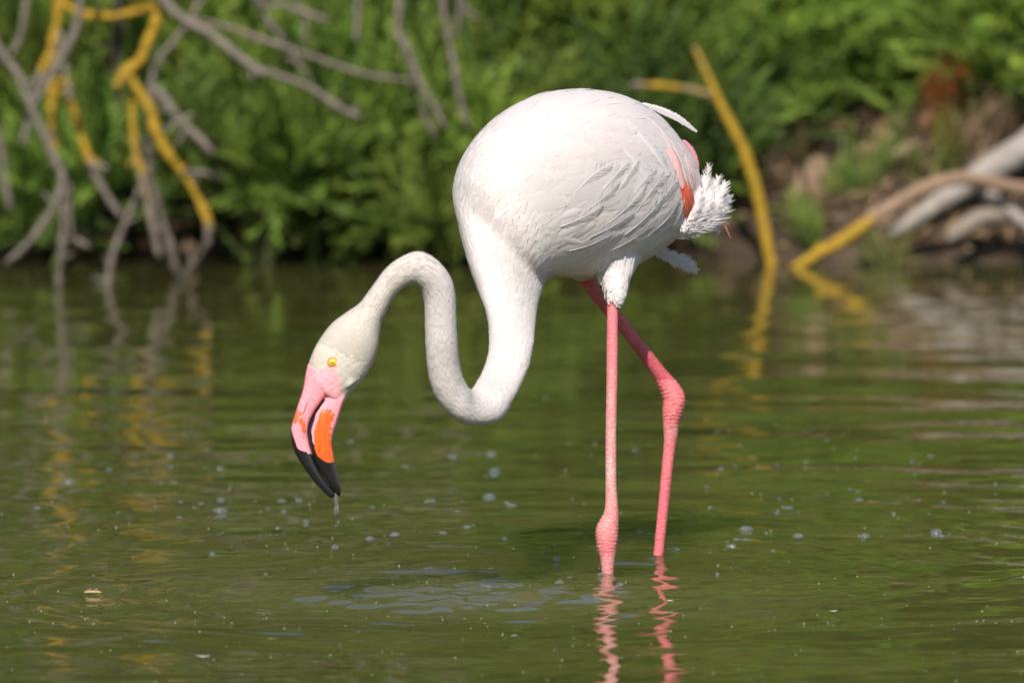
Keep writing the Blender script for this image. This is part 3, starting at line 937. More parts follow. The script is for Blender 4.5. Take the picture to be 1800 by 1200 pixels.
def lo_fn(x, y):
    og = np.clip((y - 705) / 28, 0, 1) * np.clip((x - np.interp(y, [690, 720, 760, 800], [572, 560, 549, 552])) / 6, 0, 1)
    og *= np.interp(x - np.interp(y, [700, 735, 760, 800], [597, 588, 581, 586]), [-12, 4], [1, .35]) * np.where(y > 770, 1.25, 1)
    edge = np.interp(x, [540, 552, 562, 575, 590], [770, 792, 806, 813, 811])
    cut = np.clip((np.interp(y, [690, 709, 730, 752, 775, 797, 819], [583.5, 568.5, 555.5, 548.5, 550, 556, 564]) - x) / 1.5, 0, 1) * (y > 700)
    return np.clip(og, 0, 1), np.maximum(np.clip((y - edge) / 6 + .5, 0, 1), cut)
bill_part('upper_bill', UP, 3.0, up_fn)
bill_part('lower_bill', LO, 3.2, lo_fn)
# nostril slit
nv_ = []
for (a, b, r) in [(541, 706, .0003), (538, 714, .0005), (535, 722, .0005), (532, 730, .0003)]:
    nv_.append((a, b, r))
Supper = BVHTree.FromPolygons(*[list(map(tuple, q)) if i else [Vector(p) for p in q] for i, q in enumerate(loft_mesh(loft(UP, 6, 28, 3.0)))])
npts = []
for a, b, r in nv_:
    h = Supper.ray_cast(Vector((0, CAMY, CAMZ)), Vector(ray(a, b)).normalized()); npts.append(np.array(h[0]))
tv, tf, _ = tube(np.array(npts), [r for *_, r in nv_], 6, 3, 0)
part('nostril', tv, tf, mat_plain('nostril_shadow', (.25, .03, .03), .6, .2), flam)

# ---- eyes --------------------------------------------------------------------------------
hp, hn = hit(585, 637)
for sg in (-1, 1):
    c = np.array([hp[0], HY + sg * (HY - hp[1]), hp[2]]); nrm_e = np.array([hn[0] * .5, -1.0 * (1 if sg < 0 else -1), hn[2] * .5]); nrm_e /= np.linalg.norm(nrm_e)
    if sg < 0: c = hp.copy()
    r = .0057
    ctr = c - nrm_e * .0032
    def cap(ctr, nrm, r, amax, n1=8, n2=24):
        a = np.cross(nrm, [0, 0, 1]); a /= np.linalg.norm(a); b = np.cross(nrm, a)
        v = [ctr + nrm * r]
        for i in range(1, n1 + 1):
            th = amax * i / n1
            for j in range(n2):
                ph = 2 * math.pi * j / n2
                v.append(ctr + r * (math.cos(th) * nrm + math.sin(th) * (math.cos(ph) * a + math.sin(ph) * b)))
        f = [(0, 1 + j, 1 + (j + 1) % n2) for j in range(n2)]
        for i in range(n1 - 1):
            for j in range(n2):
                f.append((1 + i*n2 + j, 1 + (i+1)*n2 + j, 1 + (i+1)*n2 + (j+1) % n2, 1 + i*n2 + (j+1) % n2))
        return np.array(v), f
    v, f = cap(ctr, nrm_e, r, 1.45)
    eye = part('eye', v, f, M['iris'], flam); eye['label'] = 'bright yellow eye'
    v, f = cap(ctr, nrm_e, r * 1.012, .17, 3, 16)
    part('pupil', v, f, M['pupil'], eye)
    a = np.cross(nrm_e, [0, 0, 1]); a /= np.linalg.norm(a); b = np.cross(nrm_e, a)
    pts = []
    rv = []
    for j in range(28):
        ph = 2 * math.pi * j / 28
        cc = ctr + nrm_e * .0026 + .0053 * (math.cos(ph) * a + math.sin(ph) * b)
        rad = math.cos(ph) * a + math.sin(ph) * b
        for q in range(8):
            t = 2 * math.pi * q / 8
            rv.append(cc + .0011 * (math.cos(t) * rad + math.sin(t) * nrm_e))
    fr = [tuple(x) for x in np.stack([np.arange(28)[:, None] * 8 + np.arange(8)[None], np.arange(28)[:, None] * 8 + (np.arange(8)[None] + 1) % 8,
          (np.arange(28)[:, None] + 1) % 28 * 8 + (np.arange(8)[None] + 1) % 8, (np.arange(28)[:, None] + 1) % 28 * 8 + np.arange(8)[None]], -1).reshape(-1, 4)]
    part('eye_ring', np.array(rv), fr, M['eyering'], flam)

# ---- drips from the bill ---------------------------------------------------------------
def lathe_drop(rows, Y=HY, n=14):
    v = []
    for (x, y, r) in rows:
        c = P(x, y, Y); rr = r / ppm(Y)
        for j in range(n):
            a = 2 * math.pi * j / n; v.append(c + rr * np.array([math.cos(a), math.sin(a), 0]))
    v += [P(rows[0][0], rows[0][1] - rows[0][2] * .3, Y), P(rows[-1][0], rows[-1][1] + rows[-1][2] * .3, Y)]
    f = [tuple(q) for q in grid_faces(len(rows), n)]
    k = len(rows) * n
    for j in range(n):
        f.append((k, (j + 1) % n, j)); f.append((k + 1, (len(rows)-1)*n + j, (len(rows)-1)*n + (j+1) % n))
    return np.array(v), f
def sphere_rows(x, y, r, m=9):
    return [(x, y - r * math.cos(math.pi * (i + .4) / (m - .2)), r * math.sin(math.pi * (i + .4) / (m - .2))) for i in range(m)]
v, f = lathe_drop([(589, 866, 3.0), (589, 872, 4.6), (590, 879, 3.9), (591, 884, 3.1), (592, 890, 3.4), (592, 896, 4.3), (591.5, 902, 4.7), (591, 906, 3.6), (591, 908.5, 1.5)])
solo('water_drip', v, f, M['drop'], 'grey muddy water drip hanging from the tip of the flamingo bill', 'water drop')
v, f = lathe_drop(sphere_rows(589, 963, 6.3)); solo('water_drop', v, f, M['drop'], 'round muddy water drop falling well below the flamingo bill', 'water drop')
v, f = lathe_drop(sphere_rows(590.5, 924, 2.4)); solo('water_drop', v, f, M['drop'], 'tiny water droplet falling just under the hanging drip', 'water drop')

# ================================================================== VEGETATION
def make_sprig(rs, n_leaf=28, leaf=.20, wid=.019, droop=.0):
    V, F = [], []
    h = np.linspace(0, 1, 4)
    bend = rs.normal(0, .10, 2)
    def axis(t): return np.array([bend[0] * t * t, bend[1] * t * t, t])
    for i, t in enumerate(h):                                 # flat stem ribbon
        c = axis(t); w_ = .010 * (1 - .7 * t)
        V += [c + [w_, 0, 0], c - [w_, 0, 0]]
    for i in range(3): F.append((2*i, 2*i+1, 2*i+3, 2*i+2))
    for k in range(n_leaf):
        t = .08 + .92 * k / (n_leaf - 1)
        ph = k * 2.39996 + rs.normal(0, .3); el = rs.normal(.75 + .45 * t, .18)
        L = leaf * (1.1 - .45 * t) * rs.uniform(.75, 1.25)
        c = axis(t); d = np.array([math.cos(ph) * math.cos(el), math.sin(ph) * math.cos(el), math.sin(el)])
        sd_ = np.cross(d, [0, 0, 1.0]); sd_ /= np.linalg.norm(sd_) + 1e-9
        up_ = np.cross(sd_, d)
        o = len(V); ww = wid * rs.uniform(.8, 1.2)
        V += [c, c + d * L * .45 + sd_ * ww + up_ * .01, c + d * L, c + d * L * .45 - sd_ * ww + up_ * .01]
        F.append((o, o+1, o+2, o+3))
    return np.array(V), np.array(F)

rsp = np.random.default_rng(21)
SPRIGS = [make_sprig(rsp) for _ in range(6)]

def foliage_arrays(pos, dirs, length, cols, rs):
    """copies of the sprigs at pos, pointing along dirs"""
    n = len(pos)
    d = dirs / (np.linalg.norm(dirs, axis=1)[:, None] + 1e-9)
    rnd = rs.standard_normal((n, 3))
    a = np.cross(d, rnd); a /= np.linalg.norm(a, axis=1)[:, None] + 1e-9
    b = np.cross(d, a)
    typ = rs.integers(0, len(SPRIGS), n)
    VV, FF, CC, off = [], [], [], 0
    for k, (sv_, sf_) in enumerate(SPRIGS):
        ix = np.where(typ == k)[0]
        if not len(ix): continue
        loc = sv_[None] * length[ix][:, None, None]
        w_ = pos[ix][:, None] + loc[..., 0:1] * a[ix][:, None] + loc[..., 1:2] * b[ix][:, None] + loc[..., 2:3] * d[ix][:, None]
        VV.append(w_.reshape(-1, 3))
        FF.append((sf_[None] + (off + np.arange(len(ix)) * len(sv_))[:, None, None]).reshape(-1, 4))
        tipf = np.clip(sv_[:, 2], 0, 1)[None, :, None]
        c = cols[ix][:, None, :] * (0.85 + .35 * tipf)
        CC.append(c.reshape(-1, 3)); off += len(ix) * len(sv_)
    return np.concatenate(VV), np.concatenate(FF), np.concatenate(CC)

GREENS = np.array([[.105, .172, .032], [.150, .222, .038], [.200, .272, .048], [.250, .305, .056], [.120, .190, .052]])

def shrub(name, label, x, y, rx, ry, h, n_lobes, n_sprig, seed, lean=0.0, pal=GREENS, lobes=None, z0=None, group=None, slen=(.08, .19), cat='shrub', low=.12):
    rs = np.random.default_rng(seed)
    zb = gz1(x, y) if z0 is None else z0
    root = thing(name, label, cat, (x, y, zb), group)
    C = []
    if lobes is None:
        for k in range(n_lobes):
            a = rs.random() * 6.283; rr = math.sqrt(rs.random()) * .85; zz = low + (1 - low) * rs.random() ** .9
            sh = math.sqrt(max(.12, 1 - (zz * .92) ** 2.4))
            C.append((x + rr * rx * sh * math.cos(a), y + rr * ry * sh * math.sin(a) + lean * zz, zb + zz * h * .92, rs.uniform(.13, .24) * (.6 + .4 * rx / .6)))
    else:
        C = [tuple(q) for q in lobes]
    C = np.array(C)
    wgt = C[:, 3] ** 2; wgt = wgt / wgt.sum()
    li = rs.choice(len(C), n_sprig, p=wgt)
    dr = rs.standard_normal((n_sprig, 3)); dr[:, 2] = dr[:, 2] * .8 + .35; dr[:, 1] -= .25
    dr /= np.linalg.norm(dr, axis=1)[:, None]
    rad = C[li, 3] * (.62 + .38 * rs.random(n_sprig) ** .5)
    pos = C[li, :3] + dr * rad[:, None] * np.array([1, 1, .85])
    dirs = dr * .8 + np.array([0, -.12, .55]) + rs.normal(0, .28, (n_sprig, 3))
    ok = pos[:, 2] > np.maximum(ground_z(pos[:, 0], pos[:, 1]), 0.0) + .03
    pos, dirs, li = pos[ok], dirs[ok], li[ok]; n_ = len(pos)
    lobe_tone = rs.integers(0, len(pal), len(C)); lobe_gain = rs.uniform(.5, 1.45, len(C))
    mixv = rs.random(n_)[:, None]
    cols = pal[lobe_tone[li]] * (1 - mixv * .6) + pal[rs.integers(0, len(pal), n_)] * mixv * .6
    cols = cols * rs.uniform(.75, 1.25, (n_, 1)) * lobe_gain[li][:, None]
    ln = rs.uniform(*slen, n_)
    v, f, c = foliage_arrays(pos, dirs, ln, cols, rs)
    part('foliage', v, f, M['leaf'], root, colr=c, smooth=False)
    st = []
    for k in range(min(len(C), 9)):
        b0 = np.array([x + rs.normal(0, .03), y + rs.normal(0, .03), zb - .03]); e = C[k, :3]
        m1 = b0 * .55 + e * .45 + rs.normal(0, .04, 3)
        tv, tf, _ = tube(np.array([b0, m1, e]), [.011, .008, .004], 6, 4, .05, rs); st.append((tv, tf))
    v, f = join(st)
    part('stems', v, f, M['wood'], root, colr=np.repeat([[.16, .12, .09]], len(v), 0), attrs={'lichen': np.zeros(len(v))})
    return root

# lobes given by where they show in the photograph: (px, py, Y, radius m)
_rl = np.random.default_rng(17)
def L(*rows): return [(*P(a, b, Yd + _rl.uniform(-.10, .16)), r * _rl.uniform(.62, .88)) for a, b, Yd, r in rows]
shrub('shrub', 'dense green shrub overhanging the water behind the yellow lichened branches', -.78, 6.45, .6, .5, 1.5, 0, 4800, 101,
      lobes=L((20, 330, 5.85, .14), (50, 415, 5.75, .075), (-20, 430, 5.75, .09), (105, 400, 5.8, .05), (-60, 250, 6.0, .2), (100, 200, 6.05, .17), (150, 310, 5.85, .10), (230, 330, 5.85, .07), (310, 160, 6.05, .15),
              (250, 250, 5.95, .11), (330, 310, 5.8, .085), (390, 330, 5.8, .07), (200, 60, 6.2, .2), (20, 60, 6.1, .2), (350, 20, 6.1, .17), (100, -100, 6.3, .25), (320, -150, 6.3, .25), (-120, 0, 6.2, .25), (-100, 420, 5.85, .15), (150, -320, 6.5, .3), (-100, -350, 6.6, .3), (350, -380, 6.6, .3)))
shrub('shrub', 'broad green shrub with low leafy skirt behind the flamingo neck', -.20, 6.40, .6, .5, 1.4, 0, 5400, 102,
      lobes=L((450, 290, 5.8, .12), (540, 330, 5.78, .09), (640, 350, 5.75, .10), (730, 350, 5.75, .11), (590, 350, 5.78, .07), (560, 230, 5.9, .15), (680, 240, 5.9, .15), (450, 190, 6.0, .13), (500, 320, 5.78, .075),
              (780, 300, 5.85, .12), (840, 330, 5.85, .11), (500, 80, 6.15, .17), (640, 110, 6.1, .16), (760, 140, 6.1, .15), (700, 20, 6.2, .18), (560, -40, 6.3, .2), (790, 425, 5.75, .055), (720, 425, 5.74, .05), (660, 415, 5.74, .045), (760, 400, 5.72, .07), (690, 395, 5.72, .06), (650, -200, 6.4, .28), (480, -300, 6.5, .28), (800, -320, 6.6, .28)))
shrub('shrub', 'green shrub rising directly behind the back of the flamingo', .30, 6.55, .55, .5, 1.4, 0, 4600, 103,
      lobes=L((880, 90, 6.15, .15), (980, 50, 6.1, .15), (1090, 90, 6.05, .15), (860, 240, 6.0, .15), (1000, 240, 6.0, .18), (1180, 150, 6.0, .13), (1130, 250, 5.95, .15), (1240, 260, 5.95, .09), (1190, 330, 5.95, .09),
              (1180, 30, 6.1, .15), (900, -20, 6.3, .18), (1050, -60, 6.3, .2), (880, 400, 5.85, .09), (980, 400, 5.85, .1), (1080, 390, 5.85, .09), (1140, 420, 5.85, .05), (950, -220, 6.5, .28), (1150, -260, 6.5, .28), (1050, -420, 6.7, .3)))
shrub('shrub', 'bright green shrub spreading over the bare bank above the yellow stick', .66, 6.75, .5, .5, 1.3, 0, 3800, 104, pal=GREENS * 1.08,
      lobes=L((1290, 60, 6.35, .15), (1390, 40, 6.35, .15), (1330, 170, 6.2, .11), (1420, 150, 6.25, .12), (1480, 60, 6.35, .15), (1300, 240, 6.1, .09), (1360, 230, 6.15, .07), (1520, 130, 6.35, .10),
              (1450, -60, 6.5, .2), (1300, -100, 6.5, .2), (1400, -260, 6.7, .28), (1480, -420, 6.9, .3)))
shrub('shrub', 'bright feathery green shrub above the fallen grey driftwood', 1.08, 7.0, .5, .5, 1.4, 0, 3800, 105, pal=GREENS * 1.15,
      lobes=L((1570, 30, 6.4, .15), (1660, 50, 6.4, .13), (1760, 40, 6.3, .15), (1740, 110, 6.3, .09), (1800, 150, 6.25, .10), (1850, 60, 6.3, .17), (1590, 110, 6.4, .09), (1900, 180, 6.3, .15),
              (1640, -80, 6.6, .2), (1800, -120, 6.6, .22), (1700, -280, 6.8, .28), (1880, -300, 6.8, .28), (1750, -450, 7.0, .3)))
GRP = 'tall green shrubs forming the hedge at the back of the bank'
LBL = 'tall dense green shrub in the hedge at the back of the bank'
protos = [shrub('hedge_shrub', LBL, xx, yy, .75, .6, hh, 22, 2400, 200 + k, group=GRP, slen=(.09, .18), low=.05)
          for k, (xx, yy, hh) in enumerate([(-.75, 7.5, 2.1), (.15, 7.7, 2.2), (1.0, 7.8, 2.1)])]
def copy_tree(o, parent=None):
    c = o.copy(); col.objects.link(c); c.parent = parent
    for ch in list(o.children): copy_tree(ch, c)
    return c
for k, (xx, yy, rz, sc) in enumerate([(1.95, 7.4, 1.1, 1.0), (2.9, 7.6, 2.3, 1.1), (3.9, 7.5, .4, 1.05), (-1.7, 7.2, 2.0, 1.05), (-2.6, 7.5, .9, 1.1), (-3.6, 7.3, 4.2, 1.0),
                                     (-.3, 8.6, 3.3, 1.2), (.75, 8.7, 5.0, 1.25), (-1.3, 8.5, 1.9, 1.2), (1.8, 8.6, .7, 1.2), (-2.1, 6.5, 5.5, .6), (2.0, 6.5, 3.6, .6), (5.0, 7.6, 1.4, 1.1), (-4.7, 7.5, 3.0, 1.1)]):
    c = copy_tree(protos[k % 3]); c.location = (xx, yy, gz1(xx, yy) - .02); c.rotation_euler = (0, 0, rz); c.scale = (sc, sc, sc * (1.25 if yy > 8 else 1.0))

# unseen leafy trees added behind the hedge to fill the upper reflections
OLIVE = np.array([[.19, .22, .06], [.25, .255, .095], [.14, .18, .04], [.29, .27, .12]])
def tree(x, y, h, seed):
    rs = np.random.default_rng(seed); zb = gz1(x, y)
    root = thing('tree', 'pale olive green leafy tree out of view, added behind the hedge for reflections', 'tree', (x, y, zb), 'unseen trees added behind the hedge')
    C = []
    for k in range(34):
        a = rs.random() * 6.283; rr = math.sqrt(rs.random()); zz = .14 + .86 * rs.random()
        sh = math.sqrt(max(.15, 1 - ((zz - .45) / .58) ** 2))
        C.append((x + rr * 1.25 * sh * math.cos(a), y + rr * .9 * sh * math.sin(a), zb + zz * h, rs.uniform(.32, .55)))
    C = np.array(C); n_ = 3600
    li = rs.integers(0, len(C), n_)
    dr = rs.standard_normal((n_, 3)); dr /= np.linalg.norm(dr, axis=1)[:, None]
    pos = C[li, :3] + dr * (C[li, 3] * rs.random(n_) ** .4)[:, None]
    dirs = dr * .8 + np.array([0, -.15, .4]) + rs.normal(0, .3, (n_, 3))
    gain = rs.uniform(.4, 1.4, len(C))
    cols = OLIVE[rs.integers(0, len(OLIVE), n_)] * gain[li][:, None] * rs.uniform(.8, 1.2, (n_, 1))
    v, f, c = foliage_arrays(pos, dirs, rs.uniform(.28, .48, n_), cols, rs)
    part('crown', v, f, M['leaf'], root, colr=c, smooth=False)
    st = [tube(np.array([[x, y, zb - .1], [x + .05, y, zb + h * .3], [x - .04, y + .05, zb + h * .75]]), [.11, .085, .03], 8, 5, .06, rs)[:2]]
    for k in range(8):
        b0 = np.array([x, y, zb + h * rs.uniform(.2, .6)]); st.append(tube(np.array([b0, (b0 + C[k, :3]) / 2 + rs.normal(0, .08, 3), C[k, :3]]), [.04, .028, .012], 6, 4, .06, rs)[:2])
    v, f = join(st)
    part('trunk', v, f, M['wood'], root, colr=np.repeat([[.15, .12, .09]], len(v), 0), attrs={'lichen': np.zeros(len(v))})
    return root
t0 = tree(-.3, 10.2, 3.1, 501); t1 = tree(1.5, 10.5, 3.3, 502)
for k, (xx, yy, rz, sc) in enumerate([(-2.1, 10.4, 1.3, 1.05), (3.2, 10.3, 2.2, .95), (-3.9, 10.1, 4.0, 1.0), (5.0, 10.6, 5.1, 1.05), (-5.8, 10.5, .6, 1.1), (6.9, 10.4, 3.0, 1.0), (-1.2, 11.2, 2.6, 1.0), (.6, 11.3, 4.4, 1.05), (2.5, 11.2, .9, 1.0), (-3.0, 11.3, 3.7, 1.0)]):
    c = copy_tree((t0, t1)[k % 2]); c.location = (xx, yy, gz1(xx, yy) - .05); c.rotation_euler = (0, 0, rz); c.scale = (sc, sc, sc)

# small plants on the bank
def plantlet(name, label, rows, seed, pal, cat='plant', slen=(.035, .06), per=16, stem_col=(.2, .22, .08)):
    """rows: shoots as pixel polylines with a depth each"""
    rs = np.random.default_rng(seed)
    st, pos, dirs = [], [], []
    root0 = None
    for pl, Yd, wpx in rows:
        pts = np.array([P(a, b, Yd + .02 * i * rs.normal(0, 1)) for i, (a, b) in enumerate(pl)])
        g = max(gz1(pts[0][0], pts[0][1]), -.02)
        pts = np.concatenate([[[pts[0][0], pts[0][1] + .01, min(g - .02, pts[0][2] - .01)]], pts])
        if root0 is None: root0 = pts[0]
        tv, tf, _ = tube(pts, np.linspace(.005, .002, len(pts)), 5, 4, 0, rs); st.append((tv, tf))
        sm = catmull(pts, 8)[6:]
        for k in range(per):
            i = rs.integers(0, len(sm) - 1); p_ = sm[i]; t_ = sm[i + 1] - sm[i]; t_ = t_ / (np.linalg.norm(t_) + 1e-9)
            o = rs.normal(0, 1, 3) * wpx / 2 / ppm(Yd) * .45
            pos.append(p_ + o); dirs.append(t_ * .9 + rs.normal(0, .45, 3) + np.array([0, 0, .2]))
    root = thing(name, label, cat, root0)
    v, f = join(st); part('stem', v, f, M['wood'], root, colr=np.repeat([stem_col], len(v), 0), attrs={'lichen': np.zeros(len(v))})
    n_ = len(pos); cols = pal[rs.integers(0, len(pal), n_)] * rs.uniform(.8, 1.2, (n_, 1))
    v, f, c = foliage_arrays(np.array(pos), np.array(dirs), rs.uniform(*slen, n_), cols, rs)
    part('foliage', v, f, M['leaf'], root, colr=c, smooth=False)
    return root
YG = np.array([[.16, .19, .035], [.20, .20, .05], [.12, .17, .03], [.24, .21, .07]])
RUST = np.array([[.26, .075, .02], [.32, .11, .03], [.18, .06, .025]])
TAN = np.array([[.26, .17, .10], [.19, .12, .07], [.32, .22, .14]])
plantlet('bank_plant', 'yellowish drooping plant at the water edge below the broad shrub', [([(470, 440), (480, 400), (520, 365)], 5.75, 40), ([(480, 440), (500, 420), (520, 430)], 5.74, 30), ([(455, 445), (450, 420), (440, 400)], 5.76, 26)], 31, YG, per=14)
plantlet('bank_plant', 'upright green spike of leaves on the bank beside the driftwood', [([(1535, 395), (1555, 300), (1580, 195)], 6.0, 30), ([(1540, 390), (1548, 330), (1556, 270)], 6.0, 26)], 32, GREENS * 1.25, per=46)
plantlet('bank_plant', 'bushy green plant with a pale dead stalk on the bare bank', [([(1480, 395), (1480, 330), (1482, 235)], 5.98, 34), ([(1495, 400), (1505, 330), (1520, 270)], 5.98, 40), ([(1500, 400), (1520, 350), (1525, 300)], 5.98, 40), ([(1470, 390), (1465, 350), (1470, 300)], 5.98, 30)], 33, GREENS * 1.15, per=40)
plantlet('bank_plant', 'small green plant rooted between the yellow stick and the driftwood tip', [([(1432, 432), (1410, 390), (1388, 345)], 5.82, 36), ([(1440, 430), (1425, 400), (1412, 380)], 5.82, 30)], 34, GREENS * 1.2, per=40)
plantlet('bank_plant', 'yellow-green plant with small pale leaves above the driftwood', [([(1640, 310), (1650, 280), (1660, 245)], 6.02, 50), ([(1610, 310), (1610, 290), (1618, 268)], 6.02, 40), ([(1675, 300), (1680, 270), (1676, 240)], 6.02, 40)], 35, YG, per=22)
plantlet('bank_plant', 'low yellow-green weed at the water edge under the driftwood branch', [([(1560, 470), (1550, 440), (1545, 420)], 5.66, 40), ([(1540, 465), (1525, 445), (1515, 428)], 5.66, 34), ([(1575, 470), (1580, 450), (1580, 432)], 5.66, 30)], 36, YG, per=16)
plantlet('dead_twig', 'rust-red dead leafy twig hanging above the driftwood', [([(1640, 225), (1645, 180), (1650, 140)], 6.12, 40), ([(1668, 200), (1680, 160), (1690, 125)], 6.12, 36), ([(1655, 220), (1660, 180), (1668, 165)], 6.12, 36)], 37, RUST, 'dead twig', per=26, stem_col=(.2, .08, .03))
plantlet('dead_twig', 'pale brown dry twig cluster on the bare bank beside the rusty leaves', [([(1700, 240), (1715, 210), (1735, 190)], 6.1, 50), ([(1740, 260), (1755, 220), (1770, 190)], 6.1, 50), ([(1710, 260), (1690, 230), (1680, 210)], 6.1, 40)], 38, TAN, 'dead twig', per=18, stem_col=(.25, .17, .12))
plantlet('dead_twig', 'brown dry twig cluster on the bank under the bright shrub', [([(1330, 330), (1350, 280), (1375, 240)], 6.1, 60), ([(1370, 330), (1390, 290), (1400, 250)], 6.1, 50)], 39, TAN * .7, 'dead twig', per=20, stem_col=(.22, .15, .1))

# ================================================================== DEAD WOOD
GREY = np.array([.195, .165, .140]); BRN = np.array([.22, .14, .09])
def limb(name, line, wpx, Y, parent, lich, colr=GREY, jit=.15, sides=9, seed=0):
    """line px polyline; wpx single or list of widths; Y single or (start,end); lich list along"""
    rs = np.random.default_rng(seed * 31 + len(line) * 7 + int(abs(line[0][0])))
    k = len(line); Yl = np.linspace(*(Y if isinstance(Y, tuple) else (Y, Y)), k)
    wl = np.interp(np.linspace(0, 1, k), np.linspace(0, 1, len(wpx)), wpx) if isinstance(wpx, (list, tuple)) else np.full(k, wpx)
    pts = np.array([P(a, b, yy) for (a, b), yy in zip(line, Yl)]); rad = wl * .82 / 2 / np.array([ppm(yy) for yy in Yl])
    v, f, t = tube(pts, rad, sides, 5, jit, rs)
    li = np.interp(t, np.linspace(0, 1, len(lich)), lich)
    if k > 2 and name == 'branch':                             # knots and snapped side spurs
        sm_ = catmull(np.column_stack([pts, rad]), 5); pc = [(v, f)]; lis = [li]
        for q in range(rs.integers(2, 5)):
            i = rs.integers(2, len(sm_) - 2); dd = rs.normal(0, 1, 3) * np.array([1, .6, .7]); dd /= np.linalg.norm(dd)
            ln = rs.uniform(1.6, 6.0) * sm_[i, 3]; b_ = sm_[i, :3]
            tv, tf, tq = tube(np.array([b_, b_ + dd * ln * .5 + rs.normal(0, .15, 3) * sm_[i, 3], b_ + dd * ln]), sm_[i, 3] * np.array([.7, .45, .25]), 6, 3, .1, rs)
            pc.append((tv, tf)); lis.append(np.full(len(tv), np.interp(i / len(sm_), np.linspace(0, 1, len(lich)), lich)))
        v, f = join(pc); li = np.concatenate(lis)
    cc = np.repeat(np.array(colr)[None], len(v), 0) * rs.uniform(.85, 1.15, (len(v), 1))
    return part(name, v, f, M['wood'], parent, colr=cc, attrs={'lichen': li})
z4 = lambda *p: [(a / 2.142, b / 2.142) for a, b in p]
YD = 5.18
dead = thing('dead_tree', 'leafless dead tree limbs with yellow lichen hanging down into the pond', 'dead tree', P(-330, 470, 6.0))
# trunk and overhead limbs out of frame that carry the hanging branches
limb('trunk', [(-330, 560), (-340, 300), (-310, 40), (-250, -160), (-150, -260)], [70, 64, 58, 48, 40], (5.95, 5.5), dead, [.1, .3, .5])
limb('limb', [(-150, -260), (-20, -270), (120, -240), (300, -215), (480, -190), (640, -185), (800, -170), (900, -150)], [40, 36, 32, 28, 24, 20, 16, 8], (5.5, 5.15), dead, [.5, .7, .4, .1, 0])
B = [
    (z4((200, -500), (215, -200), (235, -10), (300, 50), (420, 62), (560, 30), (610, 5)), [20, 18, 15, 17, 15, 16, 17], 5.2, [.9, .95, 1]),
    (z4((640, -450), (620, -150), (600, 0), (590, 80), (555, 160), (530, 225), (475, 270), (438, 330)), [26, 24, 23, 23, 25, 22, 27, 15], 5.16, [.8, 1, 1, .9]),
    (z4((480, 275), (520, 340), (570, 420), (585, 490), (640, 590), (690, 650), (735, 730), (775, 810), (785, 860), (778, 910)), [22, 20, 22, 26, 18, 18, 16, 18, 16, 15], 5.16, [1, 1, 1, .95, .9, .5]),
    (z4((785, 905), (742, 980), (700, 1040), (670, 1085)), [13, 13, 14, 12], (5.16, 5.28), [.1, 0]),
    (z4((500, 300), (498, 420), (510, 560), (540, 690), (570, 830), (600, 965)), [13, 16, 17, 17, 16, 15], 5.2, [.9, 1, .8, .7, .5]),
    (z4((590, 330), (565, 440), (560, 560), (565, 640), (590, 760), (630, 890), (660, 1010), (672, 1040)), [12, 15, 17, 16, 14, 15, 18, 14], (5.22, 5.34), [.2, .1, 0, .2]),
    (z4((225, -480), (235, -200), (215, 80), (180, 220), (140, 300), (120, 400), (90, 545)), [18, 17, 19, 19, 16, 11, 12], 5.35, [.8, 1, 1, .6, .2]),
    (z4((210, 200), (197, 300), (195, 400), (200, 560), (220, 640)), [12, 17, 18, 17, 16], 5.15, [.8, .95, .9, .7]),
    (z4((225, 120), (245, 280), (265, 370), (300, 500), (340, 610), (380, 700), (455, 815)), [14, 15, 18, 19, 18, 16, 13], 5.2, [.2, .5, 1, 1, .4, .1]),
    (z4((335, 620), (405, 632)), [13, 14], 5.19, [0, 0]),
    (z4((330, -480), (310, -200), (300, 0), (285, 110), (220, 240), (130, 390), (85, 545)), [18, 17, 18, 17, 15, 15, 13], 5.05, [.3, 0, .1, .1, 0]),
    (z4((-330, -540), (-120, -60), (0, 190), (60, 270), (120, 410), (170, 520), (215, 620), (235, 670), (215, 750), (150, 860), (80, 940), (20, 990)), [22, 18, 16, 17, 18, 16, 16, 17, 15, 15, 13, 10], 5.0, [0, 0, 0, .3, .1, 0]),
    (z4((235, 690), (240, 850), (225, 1000), (220, 1085), (218, 1110)), [14, 16, 15, 15, 13], (5.0, 5.06), [.2, 0, 0]),
    (z4((258, 690), (262, 800), (270, 890)), [9, 9, 8], 5.02, [.6, .3]),
    (z4((525, 710), (470, 840), (420, 970), (405, 1075), (402, 1100)), [10, 13, 14, 14, 12], (5.2, 5.19), [.1, 0, 0]),
    (z4((570, 330), (600, 350), (680, 450), (800, 575)), [12, 16, 17, 16], 5.1, [0, 0, 0]),
    (z4((580, 505), (650, 460), (725, 432)), [9, 10, 11], 5.16, [.6, .4]),
    (z4((690, 645), (760, 650), (825, 662)), [12, 11, 13], 5.15, [.3, 0]),
    (z4((575, 420), (570, 310), (600, 220), (660, 150), (740, 30), (860, -150), (960, -410)), [13, 14, 13, 11, 11, 11, 12], 5.5, [.2, .4, .3]),
    (z4((140, -560), (110, -150), (100, 0), (75, 140), (40, 210)), [14, 13, 12, 12, 10], 5.4, [0, .1]),
    (z4((-130, -560), (-60, 100), (0, 540), (20, 680), (35, 785)), [16, 13, 12, 12, 11], 5.3, [0, .1]),
    (z4((245, 895), (285, 905), (335, 930)), [12, 13, 12], 5.04, [0, 0])]
for k, (ln, wd, yy, li) in enumerate(B): limb('branch', ln, wd, yy, dead, li, seed=k)
